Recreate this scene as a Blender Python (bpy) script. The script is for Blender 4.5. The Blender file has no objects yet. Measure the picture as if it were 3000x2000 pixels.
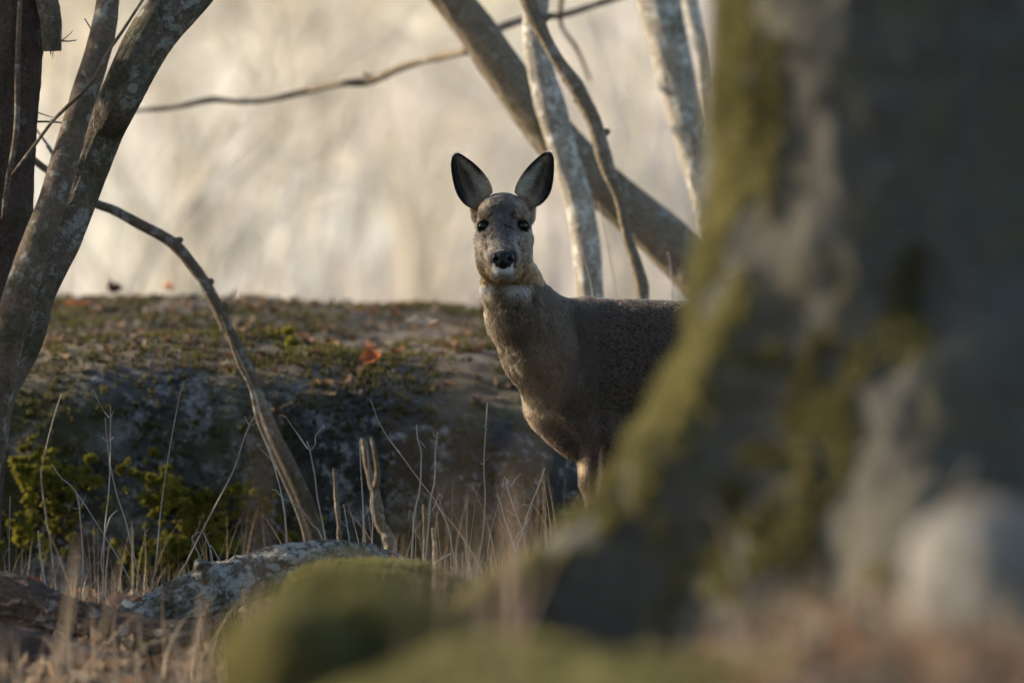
import bpy, math, random
import numpy as np
from mathutils import Vector, Matrix

random.seed(7); RNG = np.random.default_rng(7)
SC = bpy.context.scene
COL = SC.collection

# ------------------------------------------------------------------ camera, sky, sun
S = 0.0007            # metres per photo pixel (3000 px wide) at the focus distance
D = 20.0              # focus distance
PITCH = 0.02
CZ = 1.0
cam_d = bpy.data.cameras.new('camera'); cam = bpy.data.objects.new('camera', cam_d); COL.objects.link(cam)
cam.location = (0, 0, CZ)
cam.rotation_euler = (math.pi/2 - PITCH, 0, 0)
cam_d.sensor_width = 36.0
cam_d.lens = 36.0 * D / (3000 * S)
cam_d.clip_start = 0.5; cam_d.clip_end = 3000
cam_d.dof.use_dof = True
cam_d.dof.focus_distance = D - 0.06
cam_d.dof.aperture_fstop = cam_d.lens / 1000 / 0.105
SC.camera = cam

SUN_EL = math.radians(19); SUN_AZ = math.radians(-71)     # azimuth from +Y, negative = to the left
world = bpy.data.worlds.new('World'); SC.world = world; world.use_nodes = True
wn = world.node_tree; bg = wn.nodes['Background']
sky = wn.nodes.new('ShaderNodeTexSky'); sky.sky_type = 'NISHITA'; sky.sun_disc = False
sky.sun_elevation = SUN_EL; sky.sun_rotation = SUN_AZ % (2*math.pi); sky.dust_density = 1.5
wn.links.new(sky.outputs[0], bg.inputs[0]); bg.inputs[1].default_value = 0.15

sun_d = bpy.data.lights.new('sun', 'SUN'); sun = bpy.data.objects.new('sun', sun_d); COL.objects.link(sun)
sun_d.energy = 5.0; sun_d.angle = math.radians(0.5); sun_d.color = (1.0, 0.89, 0.71)
tosun = Vector((math.sin(SUN_AZ)*math.cos(SUN_EL), math.cos(SUN_AZ)*math.cos(SUN_EL), math.sin(SUN_EL)))
sun.rotation_euler = tosun.to_track_quat('Z', 'Y').to_euler()

SC.view_settings.view_transform = 'Standard'; SC.view_settings.look = 'None'
SC.view_settings.exposure = 0.72; SC.view_settings.gamma = 1.0
SC.view_settings.use_curve_mapping = False
SC.render.engine = 'CYCLES'
SC.cycles.use_denoising = True
SC.cycles.max_bounces = 6; SC.cycles.transparent_max_bounces = 8
SC.cycles.sample_clamp_indirect = 4.0

FWD = np.array([0, math.cos(PITCH), -math.sin(PITCH)]); UP = np.array([0, math.sin(PITCH), math.cos(PITCH)])
RT = np.array([1.0, 0, 0]); C0 = np.array([0, 0, CZ])
K = S / D
def P(px, py, d):                     # photo pixel + distance -> world point
    return C0 + FWD*d + RT*((px-1500)*K*d) - UP*((py-1000)*K*d)
def PA(a):                            # rows (px, py, d)
    a = np.asarray(a, float)
    return C0 + FWD*a[:, 2:3] + RT*((a[:, 0:1]-1500)*K*a[:, 2:3]) - UP*((a[:, 1:2]-1000)*K*a[:, 2:3])

# ------------------------------------------------------------------ noise
def _hash(ix, iy, iz, seed):
    h = (ix.astype(np.int64)*374761393 + iy.astype(np.int64)*668265263 + iz.astype(np.int64)*2147483647 + seed*1274126177) & 0xffffffff
    h = ((h ^ (h >> 13)) * 1274126177) & 0xffffffff
    h = ((h ^ (h >> 15)) * 2246822519) & 0xffffffff
    return ((h ^ (h >> 16)) & 0xffffff) / float(0xffffff)
def vnoise(p, seed=0):
    p = np.asarray(p, float); i = np.floor(p); f = p - i; f = f*f*(3-2*f)
    i = i.astype(np.int64); x, y, z = i[:, 0], i[:, 1], i[:, 2]; r = 0
    for dx in (0, 1):
        wx = f[:, 0] if dx else 1-f[:, 0]
        for dy in (0, 1):
            wy = f[:, 1] if dy else 1-f[:, 1]
            for dz in (0, 1):
                wz = f[:, 2] if dz else 1-f[:, 2]
                r = r + wx*wy*wz*_hash(x+dx, y+dy, z+dz, seed)
    return r*2-1
def fbm(p, seed=0, octv=4, gain=.5):
    p = np.asarray(p, float); a = 1; r = 0; n = 0
    for k in range(octv):
        r = r + a*vnoise(p*(2.03**k) + k*17.3, seed+k); n += a; a *= gain
    return r/n
def sstep(a, b, x):
    t = np.clip((x-a)/(b-a), 0, 1); return t*t*(3-2*t)

# ------------------------------------------------------------------ objects
def tag(o, label=None, cat=None, group=None, kind=None):
    if label: o['label'] = label
    if cat: o['category'] = cat
    if group: o['group'] = group
    if kind: o['kind'] = kind
    return o
def empty(name, loc=(0, 0, 0), **k):
    o = bpy.data.objects.new(name, None); COL.objects.link(o); o.location = loc; o.empty_display_size = .05
    return tag(o, **k)
def mesh_obj(name, V, F, mat, parent=None, smooth=True, cols=None, uv=None, **k):
    """F: (n,3) or (n,4) int array, or list of such arrays"""
    me = bpy.data.meshes.new(name)
    V = np.asarray(V, np.float32)
    Fs = F if isinstance(F, list) else [F]
    Fs = [np.asarray(f, np.int32) for f in Fs if len(f)]
    tot = np.concatenate([np.full(len(f), f.shape[1], np.int32) for f in Fs])
    li = np.concatenate([f.ravel() for f in Fs])
    me.vertices.add(len(V)); me.vertices.foreach_set('co', V.ravel())
    me.loops.add(len(li)); me.loops.foreach_set('vertex_index', li)
    me.polygons.add(len(tot)); me.polygons.foreach_set('loop_start', np.concatenate([[0], np.cumsum(tot)[:-1]]).astype(np.int32))
    me.update(calc_edges=True)
    if smooth: me.polygons.foreach_set('use_smooth', np.ones(len(tot), bool))
    if cols is not None:
        at = me.color_attributes.new('col', 'FLOAT_COLOR', 'POINT')
        c = np.ones((len(V), 4), np.float32); c[:, :cols.shape[1]] = cols; at.data.foreach_set('color', c.ravel())
    if uv is not None:
        u = me.uv_layers.new(name='uv'); u.data.foreach_set('uv', np.asarray(uv, np.float32)[li].ravel())
    me.materials.append(mat); me.validate()
    o = bpy.data.objects.new(name, me); COL.objects.link(o)
    if parent is not None:
        o.parent = parent; o.matrix_parent_inverse = Matrix.Translation(parent.location).inverted()
    return tag(o, **k)

def catmull(pts, n):
    pts = np.asarray(pts, float); m = len(pts)
    if m == 2: pts = np.array([pts[0], (pts[0]+pts[1])/2, pts[1]]); m = 3
    t = np.linspace(0, m-1-1e-9, n); i = t.astype(int); f = (t-i)[:, None]
    g = lambda k: pts[np.clip(k, 0, m-1)]
    p0, p1, p2, p3 = g(i-1), g(i), g(i+1), g(i+2)
    return .5*((2*p1)+(-p0+p2)*f+(2*p0-5*p1+4*p2-p3)*f*f+(-p0+3*p1-3*p2+p3)*f**3)
def tube(pts, rad, sides=8, seg=None, disp=0, dscale=8, stretch=.25, seed=0, ridge=0):
    """swept tube with capped ends; returns V,F list,uv"""
    pts = np.asarray(pts, float); rad = np.asarray(rad, float)*np.ones(len(pts))
    L = np.linalg.norm(np.diff(pts, axis=0), axis=1).sum()
    if seg is None: seg = max(4, int(L/.02))
    q = catmull(np.column_stack([pts, rad]), seg); c = q[:, :3]; r = np.maximum(q[:, 3], 1e-5)
    T = np.gradient(c, axis=0); T /= np.linalg.norm(T, axis=1)[:, None]+1e-12
    ref = np.array([0, 1., 0]) if abs(T[0] @ [0, 1., 0]) < .9 else np.array([1., 0, 0])
    A = np.zeros_like(T); a = ref
    for k in range(len(T)):
        a = a - T[k]*(a @ T[k]); a /= np.linalg.norm(a)+1e-12; A[k] = a
    B = np.cross(T, A)
    th = np.linspace(0, 2*np.pi, sides, endpoint=False)
    dirn = A[:, None]*np.cos(th)[None, :, None] + B[:, None]*np.sin(th)[None, :, None]
    ln = np.concatenate([[0], np.cumsum(np.linalg.norm(np.diff(c, axis=0), axis=1))])
    R = np.repeat(r[:, None], sides, 1)
    if disp or ridge:
        cc = np.cos(th)[None, :]*np.ones((seg, 1)); ss = np.sin(th)[None, :]*np.ones((seg, 1))
        rm = r.mean()
        q3 = np.stack([cc*rm*dscale, ss*rm*dscale, ln[:, None]*np.ones((1, sides))*dscale*stretch], -1).reshape(-1, 3)
        n1 = fbm(q3, seed, 5).reshape(seg, sides)
        n2 = fbm(q3*.3, seed+9, 2).reshape(seg, sides)
        R = R*(1 + disp*n1 + disp*1.2*n2)
        if ridge:
            n3 = 1-np.abs(fbm(q3*np.array([2.2, 2.2, .8]), seed+5, 3)).reshape(seg, sides)*3
            R = R*(1+ridge*np.clip(n3, 0, 1))
    V = (c[:, None] + dirn*R[..., None]).reshape(-1, 3)
    i = np.arange(seg-1)[:, None]*sides; j = np.arange(sides)[None]; j2 = (j+1) % sides
    F = np.stack([i+j, i+j2, i+sides+j2, i+sides+j], -1).reshape(-1, 4)
    nV = len(V); V = np.vstack([V, c[:1], c[-1:]])
    jj = np.arange(sides); k2 = (jj+1) % sides
    cap1 = np.stack([np.full(sides, nV), k2, jj], -1); o = (seg-1)*sides
    cap2 = np.stack([np.full(sides, nV+1), o+jj, o+k2], -1)
    uv = np.column_stack([np.tile(th/6.2832, seg)*6.28*r.mean(), np.repeat(ln, sides)]); uv = np.vstack([uv, [[0, 0], [0, ln[-1]]]])
    return V, [F, np.vstack([cap1, cap2])], uv
class MB:
    def __init__(s): s.V = []; s.F4 = []; s.F3 = []; s.U = []; s.C = []; s.n = 0
    def add(s, V, F, uv=None, col=None):
        V = np.asarray(V, float)
        for f in (F if isinstance(F, list) else [F]):
            f = np.asarray(f)
            if len(f): (s.F4 if f.shape[1] == 4 else s.F3).append(f+s.n)
        s.V.append(V); s.n += len(V)
        s.U.append(uv if uv is not None else np.zeros((len(V), 2)))
        s.C.append(np.ones((len(V), 3))*(col if col is not None else 1.0))
    def tube(s, *a, col=None, **k):
        V, F, uv = tube(*a, **k); s.add(V, F, uv, col)
    def build(s, name, mat, parent=None, cols=False, **k):
        F = []
        if s.F4: F.append(np.vstack(s.F4))
        if s.F3: F.append(np.vstack(s.F3))
        return mesh_obj(name, np.vstack(s.V), F, mat, parent, cols=np.vstack(s.C) if cols else None, uv=np.vstack(s.U), **k)

# ------------------------------------------------------------------ materials
def newmat(name):
    m = bpy.data.materials.new(name); m.use_nodes = True; nt = m.node_tree; nt.nodes.clear()
    return m, nt
class NT:
    def __init__(s, name):
        s.m = bpy.data.materials.new(name); s.m.use_nodes = True; s.t = s.m.node_tree; s.t.nodes.clear()
        s.out = s.n('ShaderNodeOutputMaterial')
    def n(s, ty, **k):
        q = s.t.nodes.new(ty)
        for a, b in k.items(): setattr(q, a, b)
        return q
    def l(s, a, b): s.t.links.new(a, b)
    def setin(s, node, name, v):
        if isinstance(v, bpy.types.NodeSocket): s.l(v, node.inputs[name])
        else: node.inputs[name].default_value = v
    def coord(s, scale=(1, 1, 1), kind='Object'):
        if kind == 'uv': tc = s.n('ShaderNodeUVMap').outputs[0]
        else: tc = s.n('ShaderNodeTexCoord').outputs[kind]
        mp = s.n('ShaderNodeMapping'); s.l(tc, mp.inputs[0]); mp.inputs['Scale'].default_value = scale
        return mp.outputs[0]
    def noise(s, vec, scale, detail=5, rough=.6, dist=0):
        q = s.n('ShaderNodeTexNoise'); s.l(vec, q.inputs['Vector'])
        q.inputs['Scale'].default_value = scale; q.inputs['Detail'].default_value = detail
        q.inputs['Roughness'].default_value = rough; q.inputs['Distortion'].default_value = dist
        return q.outputs[0]
    def ramp(s, fac, stops):
        q = s.n('ShaderNodeValToRGB'); s.l(fac, q.inputs[0]); e = q.color_ramp.elements
        while len(e) < len(stops): e.new(.5)
        for el, (p, c) in zip(e, stops):
            el.position = p; el.color = (c, c, c, 1) if isinstance(c, (int, float)) else (*c, 1)
        return q.outputs[0]
    def mix(s, fac, a, b, mode='MIX'):
        q = s.n('ShaderNodeMix', data_type='RGBA', blend_type=mode)
        for i, v in ((0, fac), (6, a), (7, b)):
            if isinstance(v, bpy.types.NodeSocket): s.l(v, q.inputs[i])
            else: q.inputs[i].default_value = v if i == 0 else (*v, 1)
        return q.outputs[2]
    def math(s, op, a, b=0.):
        q = s.n('ShaderNodeMath', operation=op)
        for i, v in ((0, a), (1, b)):
            if isinstance(v, bpy.types.NodeSocket): s.l(v, q.inputs[i])
            else: q.inputs[i].default_value = v
        return q.outputs[0]
    def bump(s, h, strength=.5, dist=.01, prev=None):
        q = s.n('ShaderNodeBump'); s.l(h, q.inputs['Height'])
        q.inputs['Strength'].default_value = strength; q.inputs['Distance'].default_value = dist
        if prev is not None: s.l(prev, q.inputs['Normal'])
        return q.outputs[0]
    def principled(s, color, rough=.8, normal=None, **k):
        q = s.n('ShaderNodeBsdfPrincipled'); s.setin(q, 'Base Color', color if isinstance(color, bpy.types.NodeSocket) else (*color, 1))
        s.setin(q, 'Roughness', rough)
        if normal is not None: s.l(normal, q.inputs['Normal'])
        for a, b in k.items(): s.setin(q, a, b)
        return q.outputs[0]
    def surf(s, x): s.l(x, s.out.inputs[0]); return s.m
    def attr(s, name='col'):
        return s.n('ShaderNodeAttribute', attribute_name=name).outputs['Color']

def bark(name, base, dark, lichen, moss, lich_amt=.5, moss_amt=.5, crack=.6, bscale=1.0, bstr=.8):
    t = NT(name); v = t.coord(); uv = t.coord((1, 1, 1), 'uv')
    n1 = t.noise(v, 14*bscale, 6, .65); n2 = t.noise(v, 45*bscale, 6, .7)
    uvs = t.coord((1, .45, 1), 'uv'); n3 = t.noise(uvs, 85*bscale, 7, .75, .6)
    c = t.mix(t.ramp(n1, [(.35, 0), (.65, 1)]), base, tuple(.62*x for x in base))
    c = t.mix(t.ramp(n3, [(.36, crack), (.5, 0)]), c, dark)
    c = t.mix(t.ramp(t.noise(v, 120*bscale, 4, .7), [(.42, 0), (.62, .45)]), c, tuple(min(1, 1.7*x) for x in base))
    lp = t.noise(t.coord((1, 1, 1)), 24*bscale, 4, .6, .5); lp2 = t.noise(v, 60*bscale, 4, .7)
    lm = t.math('MULTIPLY', t.ramp(lp, [(.60-.16*lich_amt, 0), (.66-.16*lich_amt, 1)]), t.ramp(lp2, [(.40, 0), (.5, 1)]))
    c = t.mix(lm, c, lichen)
    # round lichen rosettes
    vo = t.n('ShaderNodeTexVoronoi'); t.l(v, vo.inputs['Vector']); vo.inputs['Scale'].default_value = 22*bscale
    vr = t.ramp(vo.outputs['Distance'], [(.20, 1), (.27, 0)])
    sel = t.ramp(t.n('ShaderNodeSeparateColor').outputs[0], [(0, 0), (1, 1)]) if False else t.noise(v, 4*bscale, 2)
    vm = t.math('MULTIPLY', vr, t.ramp(sel, [(.55-.1*lich_amt, 0), (.6-.1*lich_amt, .8)]))
    c = t.mix(vm, c, tuple(min(1, x*1.15) for x in lichen))
    mm = t.ramp(t.noise(v, 6*bscale, 5, .7), [(.62-.22*moss_amt, 0), (.72-.22*moss_amt, .85)])
    c = t.mix(mm, c, moss)
    h = t.math('ADD', t.math('MULTIPLY', n3, .6), t.math('MULTIPLY', n2, .5)); h = t.math('ADD', h, t.math('MULTIPLY', t.math('ADD', lm, vm), .18))
    b = t.bump(h, bstr, .012/bscale)
    return t.surf(t.principled(c, .9, b, **{'Specular IOR Level': .15}))

M = {}
M['bark_left'] = bark('grey brown bark', (.145, .115, .085), (.04, .03, .022), (.27, .255, .22), (.06, .055, .026), .5, .5, .4)
M['bark_dark'] = bark('dark red brown bark', (.085, .06, .048), (.022, .016, .013), (.14, .13, .115), (.045, .042, .02), .0, .45)
M['bark_reddish'] = bark('reddish smooth bark', (.15, .11, .08), (.05, .03, .02), (.27, .25, .21), (.07, .06, .03), .35, .35, .3)
M['bark_pale'] = bark('pale grey bark', (.40, .35, .28), (.13, .10, .075), (.66, .63, .56), (.13, .11, .06), .5, .25, .6)
M['bark_mid'] = bark('mid grey bark', (.23, .18, .125), (.07, .05, .035), (.36, .32, .26), (.12, .10, .04), .3, .35, .5)
M['bark_log'] = bark('lichened log bark', (.13, .105, .08), (.03, .025, .02), (.33, .315, .285), (.075, .075, .028), .95, .25, .8, 1.2, 1.0)
M['bark_rot'] = bark('rotting root bark', (.085, .062, .047), (.02, .015, .012), (.20, .18, .155), (.06, .055, .02), .15, .3, .8)
M['bark_big'] = bark('mossy dark bark', (.100, .091, .074), (.055, .050, .043), (.22, .205, .16), (.115, .103, .060), .05, .45, .6, 1.5, 1.0)

def mat_rock(name, base, dark, lich, moss, sc=1.0, moss_lo=.42):
    t = NT(name); v = t.coord()
    n1 = t.noise(v, 5*sc, 7, .65); n2 = t.noise(v, 26*sc, 6, .7); n3 = t.noise(v, 2.2*sc, 4, .6)
    c = t.mix(t.ramp(n1, [(.38, 0), (.6, 1)]), dark, base)
    c = t.mix(t.ramp(n2, [(.56, 0), (.62, .8)]), c, lich)
    c = t.mix(t.math('MULTIPLY', t.ramp(t.noise(v, 8*sc, 5, .7, .5), [(.54, 0), (.60, .7)]), t.ramp(t.noise(v, 50*sc, 3, .7), [(.4, .3), (.55, 1)])), c, lich)
    c = t.mix(t.ramp(n3, [(moss_lo, 0), (moss_lo+.12, .9)]), c, moss)
    g = t.n('ShaderNodeNewGeometry'); sp = t.n('ShaderNodeSeparateXYZ'); t.l(g.outputs['Normal'], sp.inputs[0])
    topf = t.math('MULTIPLY', t.ramp(sp.outputs[2], [(.82, 0), (.95, 1)]), t.ramp(t.noise(v, 9*sc, 5, .7), [(.4, .25), (.6, .85)]))
    c = t.mix(topf, c, t.mix(n2, (.11, .08, .055), (.23, .165, .115)))
    b = t.bump(t.math('ADD', n1, t.math('MULTIPLY', n2, .5)), .9, .05)
    return t.surf(t.principled(c, .92, b, **{'Specular IOR Level': .2}))
M['rock'] = mat_rock('mossy rock', (.085, .083, .078), (.026, .026, .024), (.30, .30, .29), (.060, .058, .020), 1.0, .46)
M['stone'] = mat_rock('pale stone', (.30, .275, .24), (.20, .185, .16), (.42, .39, .35), (.25, .235, .17), 2.0, .8)

def mat_leafy(name, col, col2, trans=.5, sc=3., rough=.8, attr=False):
    t = NT(name); v = t.coord()
    if attr: c = t.attr('col')
    else: c = t.mix(t.ramp(t.noise(v, sc, 4, .6), [(.35, 0), (.65, 1)]), col, col2)
    d = t.n('ShaderNodeBsdfDiffuse'); t.l(c, d.inputs[0]); tr = t.n('ShaderNodeBsdfTranslucent'); t.l(c, tr.inputs[0])
    mx = t.n('ShaderNodeMixShader'); mx.inputs[0].default_value = trans; t.l(d.outputs[0], mx.inputs[1]); t.l(tr.outputs[0], mx.inputs[2])
    return t.surf(mx.outputs[0])
M['moss'] = mat_leafy('moss tufts', (.06, .055, .022), (.15, .13, .05), .45, 6.)
M['moss_far'] = mat_leafy('sunlit yellow moss', (.09, .085, .022), (.36, .32, .055), .4, 14.)  # moss raised in tone to look sunlit in spots on the boulder front
M['moss_near'] = mat_leafy('olive moss', (.15, .135, .055), (.32, .285, .12), .35, 6.)
M['pale_twig'] = mat_leafy('sun bleached twigs', (.62, .56, .46), (.78, .71, .6), .2, 3.)
M['litter'] = mat_leafy('leaf litter', (1, 1, 1), (1, 1, 1), .3, attr=True)
M['straw'] = mat_leafy('dry straw', (1, 1, 1), (1, 1, 1), .45, attr=True)
def mat_ground():
    t = NT('forest floor'); v = t.coord()
    n1 = t.noise(v, 3, 7, .65); n2 = t.noise(v, 30, 5, .7)
    c = t.mix(t.ramp(n1, [(.4, 0), (.6, 1)]), (.042, .032, .023), (.09, .07, .048))
    c = t.mix(t.ramp(n2, [(.5, 0), (.65, .7)]), c, (.14, .105, .075))
    sp = t.n('ShaderNodeSeparateXYZ'); g = t.n('ShaderNodeNewGeometry'); t.l(g.outputs['Position'], sp.inputs[0])
    far = t.math('MULTIPLY', t.math('SUBTRACT', sp.outputs[1], 30.), 1/14.)
    far = t.ramp(far, [(0, 0), (1, 1)])
    c2 = t.mix(t.ramp(t.noise(v, .6, 6, .6), [(.35, 0), (.65, 1)]), (.56, .50, .42), (.66, .59, .49))
    c = t.mix(far, c, c2)
    return t.surf(t.principled(c, .95, t.bump(t.math('ADD', n1, n2), .8, .04), **{'Specular IOR Level': .1}))
M['ground'] = mat_ground()
def mat_stem():
    t = NT('dry stem'); v = t.coord((1, 1, .3)); n = t.noise(v, 90, 4, .6)
    c = t.mix(n, (.24, .20, .16), (.46, .41, .35)); c = t.mix(t.ramp(t.noise(t.coord(), 9, 3), [(.45, 0), (.6, .6)]), c, (.26, .15, .11))
    return t.surf(t.principled(c, .6, t.bump(n, .4, .002), **{'Specular IOR Level': .4}))
M['stem'] = mat_stem()

# ------------------------------------------------------------------ terrain
def H(x, y):
    x = np.asarray(x, float); y = np.asarray(y, float)
    p = np.stack([x, y, 0*x], -1).reshape(-1, 3)
    near = .34*sstep(17.0, 12.5, y)*sstep(-.35, .45, x) + .10*sstep(15, 9, y)
    lump = .05*fbm(p*1.3, 3, 3).reshape(x.shape)*sstep(40, 26, y)
    far = 3.4*sstep(48, 95, y) + .11*np.clip(x, -40, 40)*sstep(46, 62, y)*sstep(140, 95, y) + 30*sstep(90, 400, y) + sstep(38, 60, y)*.8*fbm(p*.16, 8, 3).reshape(x.shape)
    dip = -.15*sstep(24, 30, y)*sstep(60, 48, y)
    return near + lump + far + dip
def nonuni(segs):
    out = [segs[0][0]]
    for a, b, n in segs: out += list(np.linspace(a, b, n+1)[1:])
    return np.array(out)
gx = nonuni([(-900, -60, 14), (-60, -8, 26), (-8, -1.6, 32), (-1.6, 1.6, 80), (1.6, 8, 32), (8, 60, 26), (60, 900, 14)])
gy = nonuni([(-300, -10, 12), (-10, 8, 24), (8, 26, 200), (26, 60, 60), (60, 120, 40), (120, 1500, 30)])
X, Y = np.meshgrid(gx, gy, indexing='ij')
Z = H(X, Y); Z += .012*fbm(np.stack([X, Y, 0*X], -1).reshape(-1, 3)*9, 21, 3).reshape(X.shape)*(Y < 27)*(Y > 8)
nx, ny = X.shape; idx = np.arange(nx*ny).reshape(nx, ny)
F = np.stack([idx[:-1, :-1], idx[1:, :-1], idx[1:, 1:], idx[:-1, 1:]], -1).reshape(-1, 4)
mesh_obj('ground', np.stack([X, Y, Z], -1).reshape(-1, 3), F, M['ground'], kind='structure')
def hz(x, y): return float(H(np.array([x]), np.array([y]))[0])

# ------------------------------------------------------------------ implicit surfaces
class SDF:
    def __init__(s, xs, ys, zs): s.x, s.y, s.z = xs, ys, zs; s.F = np.full((len(xs), len(ys), len(zs)), .08, np.float32)
    def region(s, lo, hi):
        sl = []
        for a, l, h in zip((s.x, s.y, s.z), lo, hi):
            i0, i1 = np.searchsorted(a, l), np.searchsorted(a, h); sl.append(slice(max(0, i0-1), min(len(a), i1+1)))
        X = s.x[sl[0]][:, None, None]; Y = s.y[sl[1]][None, :, None]; Z = s.z[sl[2]][None, None, :]
        return tuple(sl), X, Y, Z
    def _apply(s, sl, d, k, sub):
        f = s.F[sl]
        if sub:
            d = -d; h = np.clip(.5-.5*(f-d)/k, 0, 1); s.F[sl] = f*(1-h)+d*h + k*h*(1-h)
        else:
            h = np.clip(.5+.5*(f-d)/k, 0, 1); s.F[sl] = f*(1-h)+d*h - k*h*(1-h)
    def ell(s, c, r, k=.02, rot=None, sub=False):
        c = np.asarray(c, float); r = np.asarray(r, float)*np.ones(3); m = r.max()+k*1.5
        sl, X, Y, Z = s.region(c-m, c+m); q = [X-c[0], Y-c[1], Z-c[2]]
        if rot is not None:
            R = np.asarray(rot); q = [R[0, i]*q[0]+R[1, i]*q[1]+R[2, i]*q[2] for i in range(3)]
        a = np.sqrt((q[0]/r[0])**2+(q[1]/r[1])**2+(q[2]/r[2])**2)
        b = np.sqrt((q[0]/r[0]**2)**2+(q[1]/r[1]**2)**2+(q[2]/r[2]**2)**2)
        s._apply(sl, a*(a-1)/(b+1e-9), k, sub)
    def cone(s, a, b, r1, r2, k=.02, sub=False, sy=1.):
        a = np.asarray(a, float); b = np.asarray(b, float); m = max(r1, r2)+k*1.5
        sl, X, Y, Z = s.region(np.minimum(a, b)-m, np.maximum(a, b)+m); ab = b-a; L = ab@ab
        qx, qy, qz = X-a[0], Y-a[1], Z-a[2]
        t = np.clip((qx*ab[0]+qy*ab[1]+qz*ab[2])/L, 0, 1)
        d = np.sqrt((qx-ab[0]*t)**2+((qy-ab[1]*t)/sy)**2+(qz-ab[2]*t)**2)-(r1+(r2-r1)*t)
        s._apply(sl, d, k, sub)
    def mesh(s):
        F = s.F; ins = F < 0
        cnt = sum(ins[i:F.shape[0]-1+i, j:F.shape[1]-1+j, k:F.shape[2]-1+k].astype(np.int8) for i in (0, 1) for j in (0, 1) for k in (0, 1))
        act = (cnt > 0) & (cnt < 8); I = np.argwhere(act); vid = np.full(act.shape, -1, np.int64); vid[act] = np.arange(len(I))
        ax = (s.x, s.y, s.z); acc = np.zeros((len(I), 3)); n = np.zeros(len(I))
        for a in range(3):
            o = [b for b in range(3) if b != a]
            for u in (0, 1):
                for v in (0, 1):
                    p = I.copy(); p[:, o[0]] += u; p[:, o[1]] += v; q = p.copy(); q[:, a] += 1
                    fa = F[tuple(p.T)]; fb = F[tuple(q.T)]; m = (fa < 0) != (fb < 0); t = np.where(m, fa/(fa-fb+1e-20), 0)
                    for b in range(3):
                        w = ax[b][p[:, b]] if b != a else ax[b][p[:, b]]*(1-t)+ax[b][q[:, b]]*t
                        acc[:, b] += np.where(m, w, 0)
                    n += m
        V = acc/n[:, None]; Q = []
        for a in range(3):
            o = [(a+1) % 3, (a+2) % 3]
            sa = [slice(None)]*3; sb = [slice(None)]*3; sa[a] = slice(0, -1); sb[a] = slice(1, None)
            A, Bb = ins[tuple(sa)], ins[tuple(sb)]; E = np.argwhere(A != Bb)
            ok = (E[:, o[0]] > 0) & (E[:, o[1]] > 0) & (E[:, o[0]] < F.shape[o[0]]-1) & (E[:, o[1]] < F.shape[o[1]]-1); E = E[ok]
            def cell(du, dv):
                c = E.copy(); c[:, o[0]] -= du; c[:, o[1]] -= dv; return vid[tuple(c.T)]
            q = np.stack([cell(1, 1), cell(0, 1), cell(0, 0), cell(1, 0)], -1)
            fl = ~A[tuple(E.T)]; q[fl] = q[fl][:, ::-1]; Q.append(q)
        return V, np.vstack(Q)
def vnormals(V, F):
    if F.shape[1] == 4: fn = np.cross(V[F[:, 2]]-V[F[:, 0]], V[F[:, 3]]-V[F[:, 1]])
    else: fn = np.cross(V[F[:, 1]]-V[F[:, 0]], V[F[:, 2]]-V[F[:, 0]])
    N = np.zeros_like(V)
    for i in range(F.shape[1]): np.add.at(N, F[:, i], fn)
    return N/(np.linalg.norm(N, axis=1)[:, None]+1e-12)
def sample_surface(V, F, n, weight=None):
    T = np.vstack([F[:, [0, 1, 2]], F[:, [0, 2, 3]]]) if F.shape[1] == 4 else F
    a, b, c = V[T[:, 0]], V[T[:, 1]], V[T[:, 2]]; A = np.linalg.norm(np.cross(b-a, c-a), axis=1)
    if weight is not None: A = A*weight[T].mean(1)
    t = RNG.choice(len(T), n, p=A/A.sum()); u = RNG.random((n, 1)); v = RNG.random((n, 1)); m = (u+v) > 1; u[m] = 1-u[m]; v[m] = 1-v[m]
    VN = vnormals(V, F); p = V[T[t, 0]]*(1-u-v)+V[T[t, 1]]*u+V[T[t, 2]]*v
    N = VN[T[t, 0]]*(1-u-v)+VN[T[t, 1]]*u+VN[T[t, 2]]*v; N /= np.linalg.norm(N, axis=1)[:, None]+1e-9
    return p, N

# ------------------------------------------------------------------ roe deer
BX, BY, BZ = 0.0, 20.0, .6
def w(px, py, y=0.): return np.array([(px-1500)*S, BY+y, BZ-(py-1000)*S])
HC = w(1474, 690, 0.)
def hd(x, y, z): return HC+np.array([x, y, z])*.01
def fur_material(name, rough=.55):
    t = NT(name); c = t.attr('col'); hi = t.n('ShaderNodeHairInfo').outputs['Intercept']
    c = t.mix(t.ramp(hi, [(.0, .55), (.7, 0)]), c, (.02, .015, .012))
    d = t.n('ShaderNodeBsdfHairPrincipled'); d.model = 'CHIANG'; d.parametrization = 'COLOR'
    t.l(c, d.inputs['Color']); d.inputs['Roughness'].default_value = rough; d.inputs['Radial Roughness'].default_value = .6
    return t.surf(d.outputs[0])
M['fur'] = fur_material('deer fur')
def mat_skin():
    t = NT('deer skin'); return t.surf(t.principled(t.attr('col'), .8, **{'Specular IOR Level': .1}))
M['skin'] = mat_skin()
t_ = NT('eye gloss'); M['eye'] = t_.surf(t_.principled((.005, .004, .004), .015, **{'Specular IOR Level': .3}))
t_ = NT('wet nose'); vv = t_.n('ShaderNodeTexVoronoi'); t_.l(t_.coord(), vv.inputs['Vector']); vv.inputs['Scale'].default_value = 700
M['nose'] = t_.surf(t_.principled((.004, .004, .005), .36, t_.bump(vv.outputs['Distance'], .5, .0008), **{'Specular IOR Level': .3}))
t_ = NT('hoof horn'); M['hoof'] = t_.surf(t_.principled((.02, .017, .015), .45))

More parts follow.
